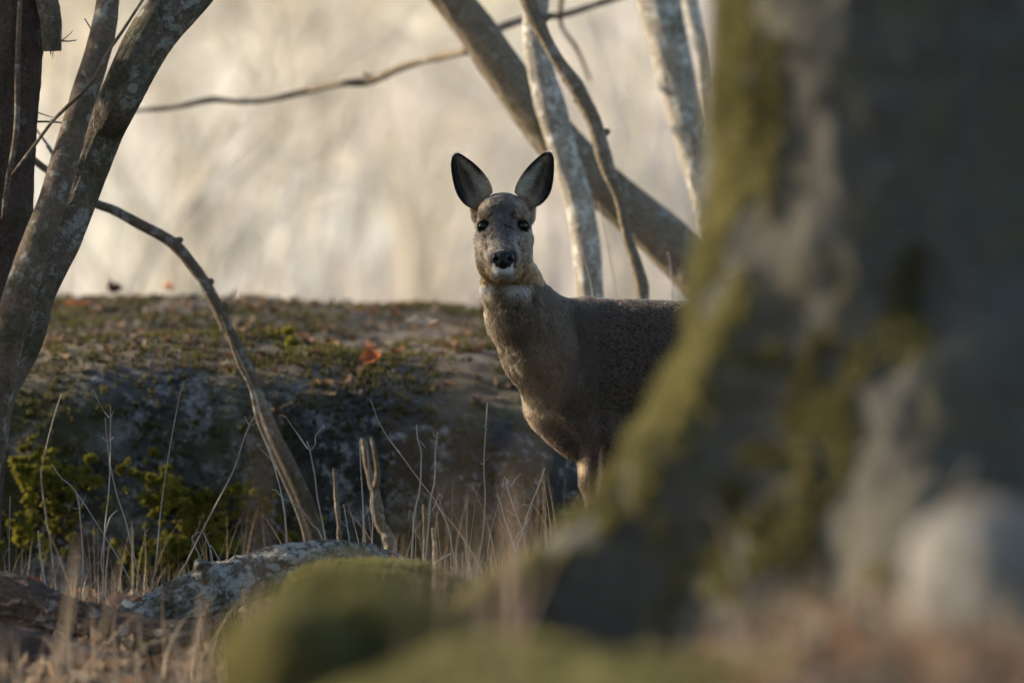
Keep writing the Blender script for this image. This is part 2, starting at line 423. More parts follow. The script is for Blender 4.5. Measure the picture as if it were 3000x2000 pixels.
def build_deer():
    xs = nonuni([(-.16, -.105, 11), (-.105, .08, 92), (.08, .30, 46), (.30, 1.09, 130)])
    ys = nonuni([(19.82, 20.08, 104), (20.08, 20.42, 62)])
    zs = nonuni([(-.02, .10, 26), (.10, .69, 110), (.69, .925, 117)])
    g = SDF(xs, ys, zs)
    by = .17
    # trunk of the body
    def E(px, py, y, rx, rz, ry, k=.03): g.ell(w(px, py, y), (rx*S, ry, rz*S), k)
    E(1830, 1115, by, 250, 215, .108, .03)
    E(2080, 1110, by+.02, 400, 205, .135, .04)
    g.cone(w(1745, 958, by), w(2120, 972, by+.02), 62*S, 70*S, .05)
    g.cone(w(2120, 972, by+.02), w(2500, 968, by+.04), 70*S, 72*S, .05)
    E(2450, 1090, by+.04, 250, 205, .125, .04)
    E(1725, 1105, by-.035, 120, 190, .075, .04)          # near shoulder
    g.cone(w(1752, 935, by-.01), w(1722, 920, by-.005), 50*S, 34*S, .02)   # withers
    # neck
    pts = [(1480, 770, .035, 66), (1497, 835, .055, 86), (1528, 930, .075, 100), (1585, 1035, .10, 112), (1655, 1135, .13, 112), (1700, 1190, .15, 115)]
    for a, b in zip(pts[:-1], pts[1:]): g.cone(w(a[0], a[1], a[2]), w(b[0], b[1], b[2]), a[3]*S, b[3]*S, .012, sy=1.)
    g.cone(w(1590, 900, .09), w(1700, 958, .15), 45*S, 62*S, .04)
    # brisket
    g.cone(w(1606, 1205, .13), w(1690, 1285, .14), 52*S, 56*S, .05)
    g.cone(w(1590, 1232, .118), w(1682, 1306, .12), 31*S, 34*S, .012)
    # legs
    def leg(ps, k=.02):
        for a, b in zip(ps[:-1], ps[1:]): g.cone(w(*a[:3]), w(*b[:3]), a[3]*S, b[3]*S, k)
    leg([(1775, 1270, by-.06, 78), (1752, 1370, by-.055, 48), (1742, 1420, by-.05, 36), (1748, 1560, by-.045, 21), (1750, 1590, by-.045, 22), (1752, 1740, by-.045, 14), (1752, 1785, by-.045, 17), (1738, 1822, by-.05, 15)])
    leg([(1790, 1280, by+.06, 70), (1790, 1390, by+.055, 40), (1800, 1560, by+.05, 20), (1800, 1590, by+.05, 21), (1806, 1740, by+.05, 14), (1808, 1785, by+.05, 17), (1796, 1822, by+.045, 15)])
    for s_, dx in ((-1, -200), (1, -270)):
        leg([(2680+dx, 1150, by+.04+s_*.055, 130), (2600+dx, 1330, by+.04+s_*.065, 70), (2690+dx, 1450, by+.04+s_*.06, 36), (2775+dx, 1530, by+.04+s_*.055, 24), (2765+dx, 1570, by+.04+s_*.055, 21), (2745+dx, 1750, by+.04+s_*.055, 15), (2742+dx, 1790, by+.04+s_*.055, 18), (2728+dx, 1824, by+.035+s_*.055, 16)], .03)
    # head
    def HE(c, r, k=.012, **kw): g.ell(hd(*c), np.asarray(r)*.01, k, **kw)
    def HCN(a, b, r1, r2, k=.012, **kw): g.cone(hd(*a), hd(*b), r1*.01, r2*.01, k, **kw)
    HE((0, 1.8, 4.3), (4.7, 5.0, 4.3)); HE((0, 2, 1.2), (5.3, 5, 4.6))
    HCN((-2.2, -.6, 4.6), (2.2, -.6, 4.6), 2.7, 2.7, .01)
    HCN((0, -2.0, 1.0), (0, -10.6, -4.6), 3.6, 1.65, .018)
    HE((0, -11.2, -5.0), (1.85, 1.4, 1.7), .010)
    HE((0, -10.1, -7.0), (1.9, 2.3, 1.4), .006)
    for s_ in (-1, 1):
        HE((s_*3.2+.15, .8, -2.4), (2.6, 4.2, 5.1), .022)
        HE((s_*1.5, -4.8, -4.4), (2.0, 4.6, 2.4), .022)
        HE((s_*3.0, -1.8, -1.6), (2.2, 3.5, 3.2), .02)
        HCN((s_*2.8, 2.6, 5.6), (s_*4.3, 3.2, 6.6), 2.0, 1.1, .012)
        HCN((s_*5.0, 2.6, 3.5), (s_*5.6, 3.0, 5.6), 1.3, 1.0, .01)
    HE((.3, .2, -6.2), (4.9, 4.6, 3.5), .02); HE((.2, -4.2, -7.0), (3.4, 4.5, 2.3), .01)
    for s_ in (-1, 1):
        HCN((s_*3.4, -3.2, -.6), (s_*5.0, .5, -.9), .8, .8, .012); HCN((s_*1.2, -3.5, 1.5), (s_*1.3, -9.0, -3.2), 1.5, 1.0, .012)
    # eyes
    eyes = []
    def surf_y(x, z):
        ix = np.argmin(abs(xs-x)); iz = np.argmin(abs(zs-z)); f = g.F[ix, :, iz]; j = np.argmax(f < 0); return ys[j]
    for ex, ez in ((-3.98, 1.9), (4.0, 1.95)):
        p = hd(ex, 0, ez); sy_ = surf_y(p[0]-.004*np.sign(ex)*1, p[2])
        sx = np.sign(ex)
        c = np.array([p[0]-sx*.0015, sy_+.0060, p[2]]); eyes.append(c)
        g.ell(c+np.array([0, -.006, 0]), (.0106, .012, .0112), .0025, sub=True)
        nrm = np.array([sx*.5, -.866, 0]); tn = np.array([.866, sx*.5, 0])
        rg = [c+nrm*.0070+tn*math.cos(a_)*.0110+np.array([0, 0, 1])*math.sin(a_)*.0110-np.array([0, 0, .0004])-nrm*.0012*math.cos(2*a_) for a_ in np.linspace(0, 2*math.pi, 17)]
        for i_ in range(16):
            g.cone(rg[i_], rg[i_+1], .0022, .0022, .0022)
    V, F = g.mesh()
    return V, F, eyes

def deer_color(p):
    """coat colour by place on the animal, light and shade on the neck included"""
    h = (p-HC)*100; x, y, z = h[:, 0], h[:, 1], h[:, 2]; n = len(p)
    n1 = fbm(p*38, 5, 3); n2 = fbm(p*90, 9, 3)
    body = np.array([.078, .056, .040]); c = np.ones((n, 3))*body
    def mixc(m, col):
        nonlocal c
        m = np.clip(m, 0, 1)[:, None]; c = c*(1-m)+np.asarray(col)*m
    px = p[:, 0]/S+1500; py = 1000-(p[:, 2]-BZ)/S
    # neck: paler towards its front edge, soft sunlight put into the colour
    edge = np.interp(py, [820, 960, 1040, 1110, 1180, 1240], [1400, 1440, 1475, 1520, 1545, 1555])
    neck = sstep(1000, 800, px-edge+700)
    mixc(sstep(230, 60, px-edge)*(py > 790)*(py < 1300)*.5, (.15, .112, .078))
    mixc(sstep(120, 200, px-edge)*(py > 800)*(py < 1050)*(px < 1720)*.6, (.07, .054, .042))  # darker nape: shading on the neck painted into the fur
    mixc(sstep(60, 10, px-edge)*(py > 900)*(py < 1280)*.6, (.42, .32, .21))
    mixc(sstep(60, 20, np.hypot(px-1640, (py-1290)*.9))*.0+sstep(1190, 1260, py)*sstep(1720, 1600, px)*sstep(1420, 1330, py)*.5, (.12, .08, .055))
    mixc(sstep(1150, 1320, py)*sstep(2000, 1760, px)*.5, (.12, .085, .070))
    mixc(sstep(1340, 1450, py)*.5, (.15, .10, .065))
    mixc(sstep(1250, 1330, py)*(px > 1850)*.6*sstep(1420, 1330, py), (.35, .28, .2))
    mixc(sstep(2640, 2690, px)*sstep(1200, 1150, py), (.7, .66, .58))      # rump patch
    def line(pts_, wd_):
        P_ = np.array(pts_, float); dd = np.full(n, 1e9)
        for a_, b_ in zip(P_[:-1], P_[1:]):
            ab = b_-a_; t_ = np.clip(((px-a_[0])*ab[0]+(py-a_[1])*ab[1])/(ab@ab), 0, 1); dd = np.minimum(dd, np.hypot(px-a_[0]-ab[0]*t_, py-a_[1]-ab[1]*t_))
        return np.exp(-(dd/wd_)**2)
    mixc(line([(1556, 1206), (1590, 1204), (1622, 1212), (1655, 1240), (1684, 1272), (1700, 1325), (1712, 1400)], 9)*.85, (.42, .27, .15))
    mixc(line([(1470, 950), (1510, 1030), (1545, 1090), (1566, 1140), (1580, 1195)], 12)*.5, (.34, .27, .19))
    mixc(line([(1585, 1240), (1640, 1270), (1685, 1305)], 12)*.6, (.05, .038, .03))
    # white throat band
    tb = np.exp(-((py-843-.10*(px-1470))/20)**2)*sstep(1570, 1530, px)*(.25+.85*np.clip(abs(px-1462)/40, 0, 1))*(z < -8.2)
    mixc(tb, (.80, .77, .72))
    # head
    head = (z > -9.8)*(y < 8)
    f = np.zeros(n)+head
    mixc(f, (.20, .183, .16))
    mixc(f*sstep(3.4, 1.6, abs(x)+.5*n1)*sstep(-2.5, -.6, z+.8*n1), (.068, .069, .076))   # forehead and bridge
    mixc(f*sstep(3.9, 2.0, abs(x)+.5*n1)*sstep(.6, -1.2, z)*sstep(-4.2, -3.2, z)*.75, (.33, .325, .32))
    mixc(f*sstep(2.5, 4.2, abs(x))*sstep(.5, -1, z)*sstep(-5.5, -4, z)*.45, (.34, .31, .27))
    mixc(f*sstep(4.5, 7.5, z)*.55, (.09, .08, .072))
    mixc(f*sstep(3.2, 4.6, abs(x))*sstep(2.5, 5, z)*.7, (.24, .16, .10))
    mixc(f*sstep(3.0, 4.6, abs(x))*sstep(-1, -3, z)*.5, (.30, .24, .17))
    mixc(f*(y < -2)*np.exp(-((z+6.3+.12*(abs(x)-2)**2)/.28)**2)*sstep(1.6, 2.2, abs(x))*sstep(4.2, 3.0, abs(x))*.4, (.05, .038, .03))
    mixc(f*sstep(-4.6, -7.2, z)*sstep(-10, -7, y), (.33, .20, .095))
    mixc(f*np.exp(-((abs(x)-4.0)**2+(z-3.6)**2*2)/1.3)*(y < 2)*.7, (.27, .2, .13))
    for s_ in (-1, 1):
        d = np.hypot((x-s_*4.0), (z-1.9)*1.05); mixc(f*(y < 2)*sstep(1.65, 1.2, d), (.012, .014, .012))
        d2 = np.hypot((x-s_*2.7)*1.6, (z-.7+.25*(abs(x)-2.7))); mixc(f*(y < 0)*sstep(1.2, .4, d2)*.75, (.04, .032, .028))
        mixc((y < -8.4)*sstep(1.7, 1.15, np.hypot((x-s_*2.0)*1.1, (z+4.7)*.75)), (.014, .013, .013))
        mixc((y < -8.4)*sstep(1.0, .55, np.hypot((x-s_*1.75)*1.1, (z+6.25)*1.1)), (.7, .69, .67))
        mixc((y < -2)*f*np.exp(-((abs(x)-2.2)**2*.6+(z+2.4)**2*.5))*.35, (.3, .28, .26))
    mixc((y < -9.3)*sstep(1.9, 1.2, abs(x))*sstep(-2.9, -3.5, z)*sstep(-6.6, -6.0, z), (.014, .013, .013))
    mixc((y < -5.5)*sstep(-6.2, -6.5, z)*sstep(-8.9, -8.5, z)*sstep(2.35, 1.85, abs(x)), (.92, .91, .88))
    c = c*(1+.22*n1[:, None]+.2*n2[:, None]); lum = c.mean(1, keepdims=True); tint = np.array([1.08, .86, .66])*.82; c = c*(tint+(1-tint)*sstep(.3, .6, lum))
    return np.clip(c, .004, 1)

def fur_dir(p, N):
    h = (p-HC)*100; px = p[:, 0]/S+1500; py = 1000-(p[:, 2]-BZ)/S
    d = np.ones((len(p), 3))*np.array([.75, 0, -.65])
    nk = (sstep(1760, 1640, px)*(py < 1260))[:, None]; d = d*(1-nk)+np.array([.22, .25, -1.])*nk
    br = (sstep(1720, 1640, px)*sstep(1180, 1240, py))[:, None]; d = d*(1-br)+np.array([.4, -.2, -.6])*br
    lg = sstep(1330, 1420, py)[:, None]; d = d*(1-lg)+np.array([0, 0, -1.])*lg
    hm = ((h[:, 2] > -9.5)*(h[:, 1] < 7))[:, None]
    hv = h-np.array([0, -13.5, -4.6]); hv /= np.linalg.norm(hv, axis=1)[:, None]; hv[:, 2] += -.12
    d = np.where(hm, hv, d)
    d += .30*np.stack([vnoise(p*60, 31), vnoise(p*60, 32), vnoise(p*60, 33)], -1)
    d += .45*RNG.normal(size=d.shape)
    d -= N*(d*N).sum(1)[:, None]; d /= np.linalg.norm(d, axis=1)[:, None]+1e-9
    return d
def fur_curves(name, P0, N, Dr, L, R, col, parent, lift=.35, clump=0):
    n = len(P0); K_ = 4; t = np.linspace(0, 1, K_)[None, :, None]
    L = np.asarray(L)[:, None, None]*np.ones((n, 1, 1))
    cl = 1+1.1*vnoise(P0*np.array([95, 95, 70]), 44)+.5*vnoise(P0*230, 45)
    if clump:
        cw = .2+.8*sstep(1700, 1600, P0[:, 0]/S+1500)
        key = np.floor((P0+.004*np.stack([vnoise(P0*90, 46), vnoise(P0*90, 47), vnoise(P0*90, 48)], -1))*clump).astype(np.int64); key = (key[:, 0]*73856093) ^ (key[:, 1]*19349663) ^ (key[:, 2]*83492791)
        _, inv = np.unique(key, return_inverse=True); cnt = np.bincount(inv); ctr = np.stack([np.bincount(inv, P0[:, j])/cnt for j in range(3)], -1)[inv]; off = (ctr-P0)[:, None]*.48*t**2*cw[:, None, None]; cl = 1+(cl-1)*cw
    else: off = 0
    a = off + Dr[:, None]*t*L + N[:, None]*L*(np.clip(lift*cl, .05, 1)[:, None, None]*t*(1.25-t*.8)); pos = P0[:, None]-N[:, None]*.0006+a
    hc = bpy.data.hair_curves.new(name); hc.add_curves([K_]*n)
    hc.points.foreach_set('position', pos.astype(np.float32).ravel())
    rad = ((np.asarray(R)*np.ones(n))[:, None]*np.array([[1, 1, .75, .15]])).astype(np.float32)
    at = hc.attributes.get('radius') or hc.attributes.new('radius', 'FLOAT', 'POINT'); at.data.foreach_set('value', rad.ravel())
    ca = hc.attributes.new('col', 'FLOAT_COLOR', 'CURVE'); c4 = np.ones((n, 4), np.float32); c4[:, :3] = col; ca.data.foreach_set('color', c4.ravel())
    hc.materials.append(M['fur'])
    o = bpy.data.objects.new(name, hc); COL.objects.link(o); o.parent = parent
    o.matrix_parent_inverse = Matrix.Translation(parent.location).inverted()
    return o

V, F, EYES = build_deer()
deer = empty('roe_deer', (w(2200, 1857, .17)[0], 20.17, 0), label='brown roe deer standing side on, head turned to the camera with both ears raised', cat='deer')
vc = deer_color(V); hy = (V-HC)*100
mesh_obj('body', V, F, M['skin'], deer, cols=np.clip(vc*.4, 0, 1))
NV = vnormals(V, F)
# fur: dense on the head and neck, a little coarser behind
pxV = V[:, 0]/S+1500; pyV = 1000-(V[:, 2]-BZ)/S
hm = ((hy[:, 2] > -9.5) & (hy[:, 1] < 8)).astype(float)
nosebare = ((hy[:, 1] < -11.2) & (hy[:, 2] < -3.0) & (abs(hy[:, 0]) < 1.6) & (hy[:, 2] > -6.3)).astype(float)
wt = (1.0 + 3.5*hm + 1.2*(pxV < 1750)*(1-hm))*(1-nosebare); wt *= np.where(NV[:, 1] > .5, .35, 1); wt *= np.where(pxV > 2150, .45, 1)
for e in EYES: wt[np.linalg.norm(V-e, axis=1) < .0172] = 0
NF = 300000
p0, n0 = sample_surface(V, F, NF, wt)
h0 = (p0-HC)*100; px0 = p0[:, 0]/S+1500; py0 = 1000-(p0[:, 2]-BZ)/S
Lf = np.full(NF, .0095); Lf = np.where((px0 < 1720) & (py0 > 860), .0130, Lf)
ish = (h0[:, 2] > -9.5) & (h0[:, 1] < 8)
Lh = .0035+.0055*sstep(-11, -3, h0[:, 1])+.004*sstep(-4, -9, h0[:, 2])*sstep(-9, -5, h0[:, 1])
for e in EYES: Lh = np.where(np.linalg.norm(p0-e, axis=1) < .020, .0035, Lh)
Lf = np.where(ish, Lh, Lf); Lf = np.where(py0 > 1420, .008, Lf)
brk = (px0 < 1720) & (py0 > 1200) & (py0 < 1380); Lf = np.where(brk, .018, Lf)
Lf = Lf*RNG.uniform(.7, 1.25, NF)
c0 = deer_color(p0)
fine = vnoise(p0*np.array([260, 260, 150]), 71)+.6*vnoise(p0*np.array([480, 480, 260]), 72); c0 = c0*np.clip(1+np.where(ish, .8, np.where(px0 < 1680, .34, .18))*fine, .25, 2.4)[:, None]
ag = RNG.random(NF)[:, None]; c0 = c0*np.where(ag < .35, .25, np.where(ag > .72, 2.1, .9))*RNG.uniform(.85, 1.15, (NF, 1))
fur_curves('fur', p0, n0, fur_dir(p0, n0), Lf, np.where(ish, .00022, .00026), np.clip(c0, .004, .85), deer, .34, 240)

# eyes, nose, ears, hooves
def sphere_vf(c, r, nu=28, nv=18):
    u = np.linspace(0, 2*np.pi, nu, endpoint=False); v = np.linspace(0, np.pi, nv)
    P_ = np.stack([np.sin(v)[:, None]*np.cos(u), np.sin(v)[:, None]*np.sin(u), np.cos(v)[:, None]*np.ones((1, nu))], -1).reshape(-1, 3)*r+c
    i = np.arange(nv-1)[:, None]*nu; j = np.arange(nu)[None]; F_ = np.stack([i+j, i+nu+j, i+nu+(j+1) % nu, i+(j+1) % nu], -1).reshape(-1, 4)
    return P_, F_
for e in EYES:
    v_, f_ = sphere_vf(e, np.array([.0122, .0122, .0126])); mesh_obj('eye', v_, f_, M['eye'], deer)
gn = SDF(np.linspace(HC[0]-.035, HC[0]+.035, 80), np.linspace(HC[1]-.145, HC[1]-.095, 56), np.linspace(HC[2]-.08, HC[2]-.02, 66)); gn.F[:] = .02
def NE(c, r, k=.004, **kw): gn.ell(hd(*c), np.asarray(r)*.01, k, **kw)
NE((0, -12.1, -5.0), (1.35, 1.35, 1.75)); NE((0, -12.2, -4.2), (1.5, 1.05, .95))
for s_ in (-1, 1):
    NE((s_*1.5, -11.8, -4.5), (.75, 1.0, 1.1), .003)
    NE((s_*1.35, -13.25, -4.75), (.42, 1.0, .55), .002, sub=True); NE((s_*1.75, -13.0, -5.05), (.42, .8, .35), .002, sub=True)
NE((0, -13.6, -5.9), (.12, .5, .9), .002, sub=True)
vn_, fn_ = gn.mesh(); mesh_obj('nose', vn_, fn_, M['nose'], deer)

EARS = [
 [(1440, 564, 1394, 612), (1438, 548, 1366, 600), (1426, 524, 1343, 572), (1409, 502, 1330, 534), (1384, 478, 1324, 494), (1360, 461, 1325, 468), (1349, 454, 1331, 457), (1342, 453, 1337, 454)],
 [(1510, 564, 1560, 607), (1514, 545, 1585, 596), (1527, 520, 1608, 568), (1542, 499, 1618, 532), (1562, 477, 1621, 492), (1584, 458, 1620, 465), (1597, 450, 1615, 454), (1604, 449, 1610, 450)]]
for ei, E_ in enumerate(EARS):
    E_ = np.array(E_, float); q = catmull(E_, 40); nt_ = 25; t = np.linspace(0, 1, nt_)       # 0 inner edge, 1 outer
    s = np.linspace(0, 1, 40)
    xy = q[:, None, 0:2]*(1-t)[None, :, None]+q[:, None, 2:4]*t[None, :, None]
    wd = np.hypot(q[:, 0]-q[:, 2], q[:, 1]-q[:, 3])*S
    cup = (1-(2*t-1)**2)**.8
    dep = .026 + (.62*wd[:, None])*cup[None]*(1-.25*s[:, None]) + .012*s[:, None]**1.5 + .010*t[None]*(1-s[:, None])
    dep = dep - .022*(1-s[:, None])**3
    fold = .004*np.exp(-((t[None]-.62-.1*s[:, None])/.07)**2)*np.sin(np.pi*np.clip(s*1.15, 0, 1))[:, None]
    G = np.stack([(xy[..., 0]-1500)*S, BY+dep-fold, BZ-(xy[..., 1]-1000)*S], -1)
    nu_, nv_ = G.shape[:2]; ii = np.arange(nu_*nv_).reshape(nu_, nv_)
    Fi = np.stack([ii[:-1, :-1], ii[1:, :-1], ii[1:, 1:], ii[:-1, 1:]], -1).reshape(-1, 4)
    Gf = G.reshape(-1, 3); Nf = vnormals(Gf, Fi)
    if Nf[:, 1].mean() > 0: Fi = Fi[:, ::-1]; Nf = -Nf
    back = Gf-Nf*.0022; n_ = len(Gf)
    bi = np.concatenate([ii[0, :], ii[1:, -1], ii[-1, -2::-1], ii[-2:0:-1, 0]]); bj = np.roll(bi, -1)
    Fs = np.vstack([Fi, Fi[:, ::-1]+n_, np.stack([bi, bj, bj+n_, bi+n_], -1), ])
    sg = np.repeat(s, nv_); tg = np.tile(t, nu_)
    def earcol(sg, tg, pp):
        n1 = fbm(pp*70, 3, 3); n2 = fbm(pp*220, 6, 2); c = np.ones((len(sg), 3))*np.array([.20, .14, .09])*(1+.9*n2[:, None])
        m = np.clip(sstep(.42, .26, tg+.16*n1+.10*sg)*sstep(.85, .6, sg)*(.85+.9*n2), 0, 1)[:, None]; c = c*(1-m)+np.array([.92, .76, .54])*m
        m = (np.exp(-((tg-.56-.08*n1)/.11)**2)*sstep(.85, .55, sg)*.97)[:, None]; c = c*(1-m)+np.array([.02, .015, .012])*m
        m = (sstep(.22, 0, sg)*.7)[:, None]; c = c*(1-m)+np.array([.42, .27, .13])*m
        m = np.clip(sstep(.74, .86, tg)*sstep(.05, .25, sg)+sstep(.15, .06, tg)*sstep(.2, .5, sg)+sstep(.76, .88, sg), 0, 1)[:, None]; c = c*(1-m)+np.array([.010, .009, .009])*m
        return np.clip(c*(1+.3*n1[:, None]), .004, 1)
    ce = earcol(sg, tg, Gf); cb = np.ones((n_, 3))*np.array([.07, .056, .045]); cb = np.where((sg > .85)[:, None], .012, cb)
    ear = mesh_obj('ear', np.vstack([Gf, back]), Fs, M['skin'], deer, cols=np.vstack([ce*.5, cb]))
    ne = 16000; sr = RNG.choice(s, ne, p=(wd+.002)/(wd+.002).sum())+RNG.uniform(-.0125, .0125, ne); sr = np.clip(sr, 0, 1); sr = np.where(sr > .95, sr-RNG.uniform(.05, .6, ne), sr); tr = RNG.random(ne)
    edge_m = RNG.random(ne) < .22; tr = np.where(edge_m, np.where(RNG.random(ne) < .5, RNG.uniform(0, .06, ne), RNG.uniform(.94, 1, ne)), tr)
    a = np.clip(sr*(nu_-1), 0, nu_-1.001); b = np.clip(tr*(nv_-1), 0, nv_-1.001); ia, ib = a.astype(int), b.astype(int); fa, fb = (a-ia)[:, None], (b-ib)[:, None]
    bl = lambda A: A[ia, ib]*(1-fa)*(1-fb)+A[ia+1, ib]*fa*(1-fb)+A[ia, ib+1]*(1-fa)*fb+A[ia+1, ib+1]*fa*fb
    pe = bl(G); N3 = bl(Nf.reshape(nu_, nv_, 3)); N3 /= np.linalg.norm(N3, axis=1)[:, None]
    dt = np.gradient(G, axis=1); ds = np.gradient(G, axis=0); dt = bl(dt/(np.linalg.norm(dt, axis=2, keepdims=True)+1e-9)); ds = bl(ds/(np.linalg.norm(ds, axis=2, keepdims=True)+1e-9))
    inner = (tr < .45)[:, None]
    dr = np.where(inner, dt*.9+ds*.7, ds*1.0-dt*.3)+.3*RNG.normal(size=(ne, 3))+.5*vnoise(pe*110, 8)[:, None]*dt; dr /= np.linalg.norm(dr, axis=1)[:, None]
    rim = (tr < .06) | (tr > .94) | (sr > .93)
    pe = pe-N3*.003*(sr > .94)[:, None]
    le = np.where(rim, .0018, np.where(tr < .45, .016, .011))*RNG.uniform(.6, 1.2, ne)*np.where(sr > .8, .5, 1)
    cc = earcol(sr, tr, pe)*RNG.uniform(.6, 1.5, (ne, 1))
    fur_curves('ear_fur', pe, N3, dr, le, .00028, np.clip(cc, .004, .8), ear, .3)
for (px_, py_, y_) in ((1738, 1835, .12), (1796, 1835, .215), (2528, 1837, .15), (2458, 1837, .26)):
    gh = MB()
    for s_ in (-1, 1):
        gh.tube([w(px_+4, py_-14, y_+s_*.006), w(px_-6, py_+2, y_+s_*.008), w(px_-22, py_+18, y_+s_*.007)], [.011, .010, .004], 10, 8)
    gh.build('hoof', M['hoof'], deer)

# ------------------------------------------------------------------ trees on the left
def limb(path, name, mat, parent, sides=40, disp=.06, seed=1, seg=None, ridge=0, ds=28, st=.3, **k):
    """path rows: px, py, depth, radius in photo px"""
    a = np.array(path, float); pts = PA(a); r = a[:, 3]*K*a[:, 2]
    if name == 'trunk':       # the stem goes on above the picture
        u_ = pts[0]-pts[1]; u_ /= np.linalg.norm(u_); pts = np.vstack([pts[0]+u_*1.5+np.array([0, 0, .3]), pts[0]+u_*.7, pts]); r = np.concatenate([[r[0]*.6, r[0]*.82], r])
    L = np.linalg.norm(np.diff(pts, axis=0), axis=1).sum()
    V, F, uv = tube(pts, r, sides, seg or max(6, int(L/.012)), disp, ds, st, seed, ridge)
    return mesh_obj(name, V, F, mat, parent, uv=uv, **k)
def foot(px, py, d, up=.3):
    p = P(px, py, d); return (p[0], p[1], hz(p[0], p[1]))
def knots(mb, path, at, seed=0, sc=1.35):
    """swollen buds where side twigs broke off"""
    a = np.array(path, float); pts = PA(a)
    for i, (f, side, ln) in enumerate(at):
        q = catmull(np.column_stack([pts, a[:, 3]*K*a[:, 2]]), 200)[int(f*199)]
        t_ = np.array([side*1.0, 0, .45]); t_ /= np.linalg.norm(t_); r = q[3]
        mb.tube([q[:3], q[:3]+t_*r*1.3, q[:3]+t_*r*(1.5+ln)], [r*.8, r*.62, r*.28], 9, 6, .1, 60, 1, seed+i)

tl = empty('tree', foot(-60, 1900, 19.8), label='many stemmed tree with lichen spotted grey bark at the left edge of the picture', cat='tree')
limb([(50, -260, 19.75, 100), (42, -20, 19.72, 98), (22, 200, 19.72, 96), (10, 420, 19.74, 90), (0, 650, 19.76, 92), (-25, 900, 19.78, 98), (-75, 1250, 19.8, 96), (-110, 1600, 19.82, 105), (-140, 1960, 19.85, 130)], 'trunk', M['bark_dark'], tl, 64, .07, 2, ridge=.10)
T2 = [(340, -200, 19.56, 30), (318, -20, 19.54, 33), (292, 134, 19.5, 39), (222, 357, 19.48, 39), (156, 580, 19.46, 41), (112, 700, 19.45, 43), (62, 850, 19.45, 46), (8, 1050, 19.48, 50), (-50, 1350, 19.55, 54), (-110, 1900, 19.65, 70)]
limb(T2, 'trunk', M['bark_reddish'], tl, 48, .06, 5, ridge=.05)
T3 = [(680, -200, 19.85, 72), (560, -30, 19.82, 71), (478, 60, 19.8, 70), (418, 150, 19.79, 67), (350, 290, 19.78, 62), (302, 390, 19.84, 54), (238, 570, 19.84, 50), (188, 700, 19.83, 50), (108, 850, 19.82, 54), (78, 957, 19.82, 56), (42, 1046, 19.82, 56), (-2, 1130, 19.80, 56), (-28, 1200, 19.78, 58), (-45, 1300, 19.78, 62), (-85, 1450, 19.78, 70), (-130, 1900, 19.8, 90)]
limb(T3, 'trunk', M['bark_left'], tl, 64, .07, 9, ridge=.05)
m = MB(); sp_ = [(70, -180, 19.68, 34), (120, -60, 19.66, 31), (146, 40, 19.64, 28), (151, 110, 19.64, 27), (152, 150, 19.64, 24)]
a = np.array(sp_, float); V, F, uv = tube(PA(a), a[:, 3]*K*a[:, 2], 26, 40, .14, 40, .8, 4, .1); m.add(V, F, uv)
for dx, l_, r_ in ((-17, 152, .004), (-11, 148, .006), (-3, 163, .003), (3, 172, .0015), (8, 151, .006), (17, 146, .004)): m.tube(PA([(152+dx, 132, 19.64), (152+dx*1.05, (132+l_)/2+2, 19.635), (151+dx*.9, l_, 19.63)]), [r_, r_*.7, .0005], 6, 5)
m.build('broken_stub', M['bark_left'], tl, label='broken branch stub with frayed lower end')
def twig(paths, name, mat, parent=None, **k):
    m = MB()
    for pth in paths:
        a = np.array(pth, float); m.tube(PA(a), a[:, 3]*K*a[:, 2], 7, None, .08, 60, .5, int(a[0, 0]))
    return m.build(name, mat, parent, **k)
twig([[(425, -10, 19.45, 4), (360, 90, 19.45, 5), (321, 147, 19.45, 5), (268, 241, 19.44, 6), (192, 317, 19.45, 6), (152, 358, 19.46, 5), (103, 424, 19.47, 5), (60, 480, 19.5, 5), (36, 513, 19.52, 4)], [(152, 358, 19.46, 4), (149, 350, 19.46, 2)]], 'twig', M['bark_reddish'], tl)
twig([[(165, 560, 19.45, 5), (130, 690, 19.44, 7), (106, 780, 19.44, 7), (78, 880, 19.45, 6), (30, 990, 19.46, 6), (0, 1080, 19.47, 6), (-30, 1180, 19.5, 5)]], 'twig', M['bark_reddish'], tl)
twig([[(60, -30, 19.55, 7), (52, 180, 19.56, 8), (48, 380, 19.56, 9), (22, 540, 19.58, 10), (10, 640, 19.6, 8)]], 'twig', M['bark_reddish'], tl)
twig([[(105, 357, 20.3, 3), (150, 357, 20.3, 3), (195, 361, 20.3, 2)], [(110, 330, 20.3, 2), (140, 340, 20.3, 1.5), (158, 344, 20.3, 1)]], 'twig', M['bark_mid'], tl)
twig([[(104, 378, 20.6, 4), (125, 405, 20.6, 4), (150, 440, 20.6, 5), (175, 470, 20.6, 4)], [(135, 428, 20.6, 3), (150, 450, 20.6, 2), (155, 470, 20.6, 1.5)]], 'twig', M['bark_pale'], tl)
twig([[(165, 115, 20.2, 3), (190, 122, 20.2, 2.4), (224, 118, 20.2, 1.5)], [(180, 120, 20.2, 2), (200, 105, 20.2, 1.4), (212, 92, 20.2, 1)]], 'twig', M['bark_left'], tl)
twig([[(150, 60, 20.2, 3), (160, 45, 20.2, 2), (170, 34, 20.2, 1.5)]
], 'twig', M['bark_left'], tl)
twig([[(248, 55, 19.6, 2), (262, 78, 19.6, 2), (285, 118, 19.6, 2), (310, 168, 19.5, 2)]], 'twig', M['bark_left'], tl)

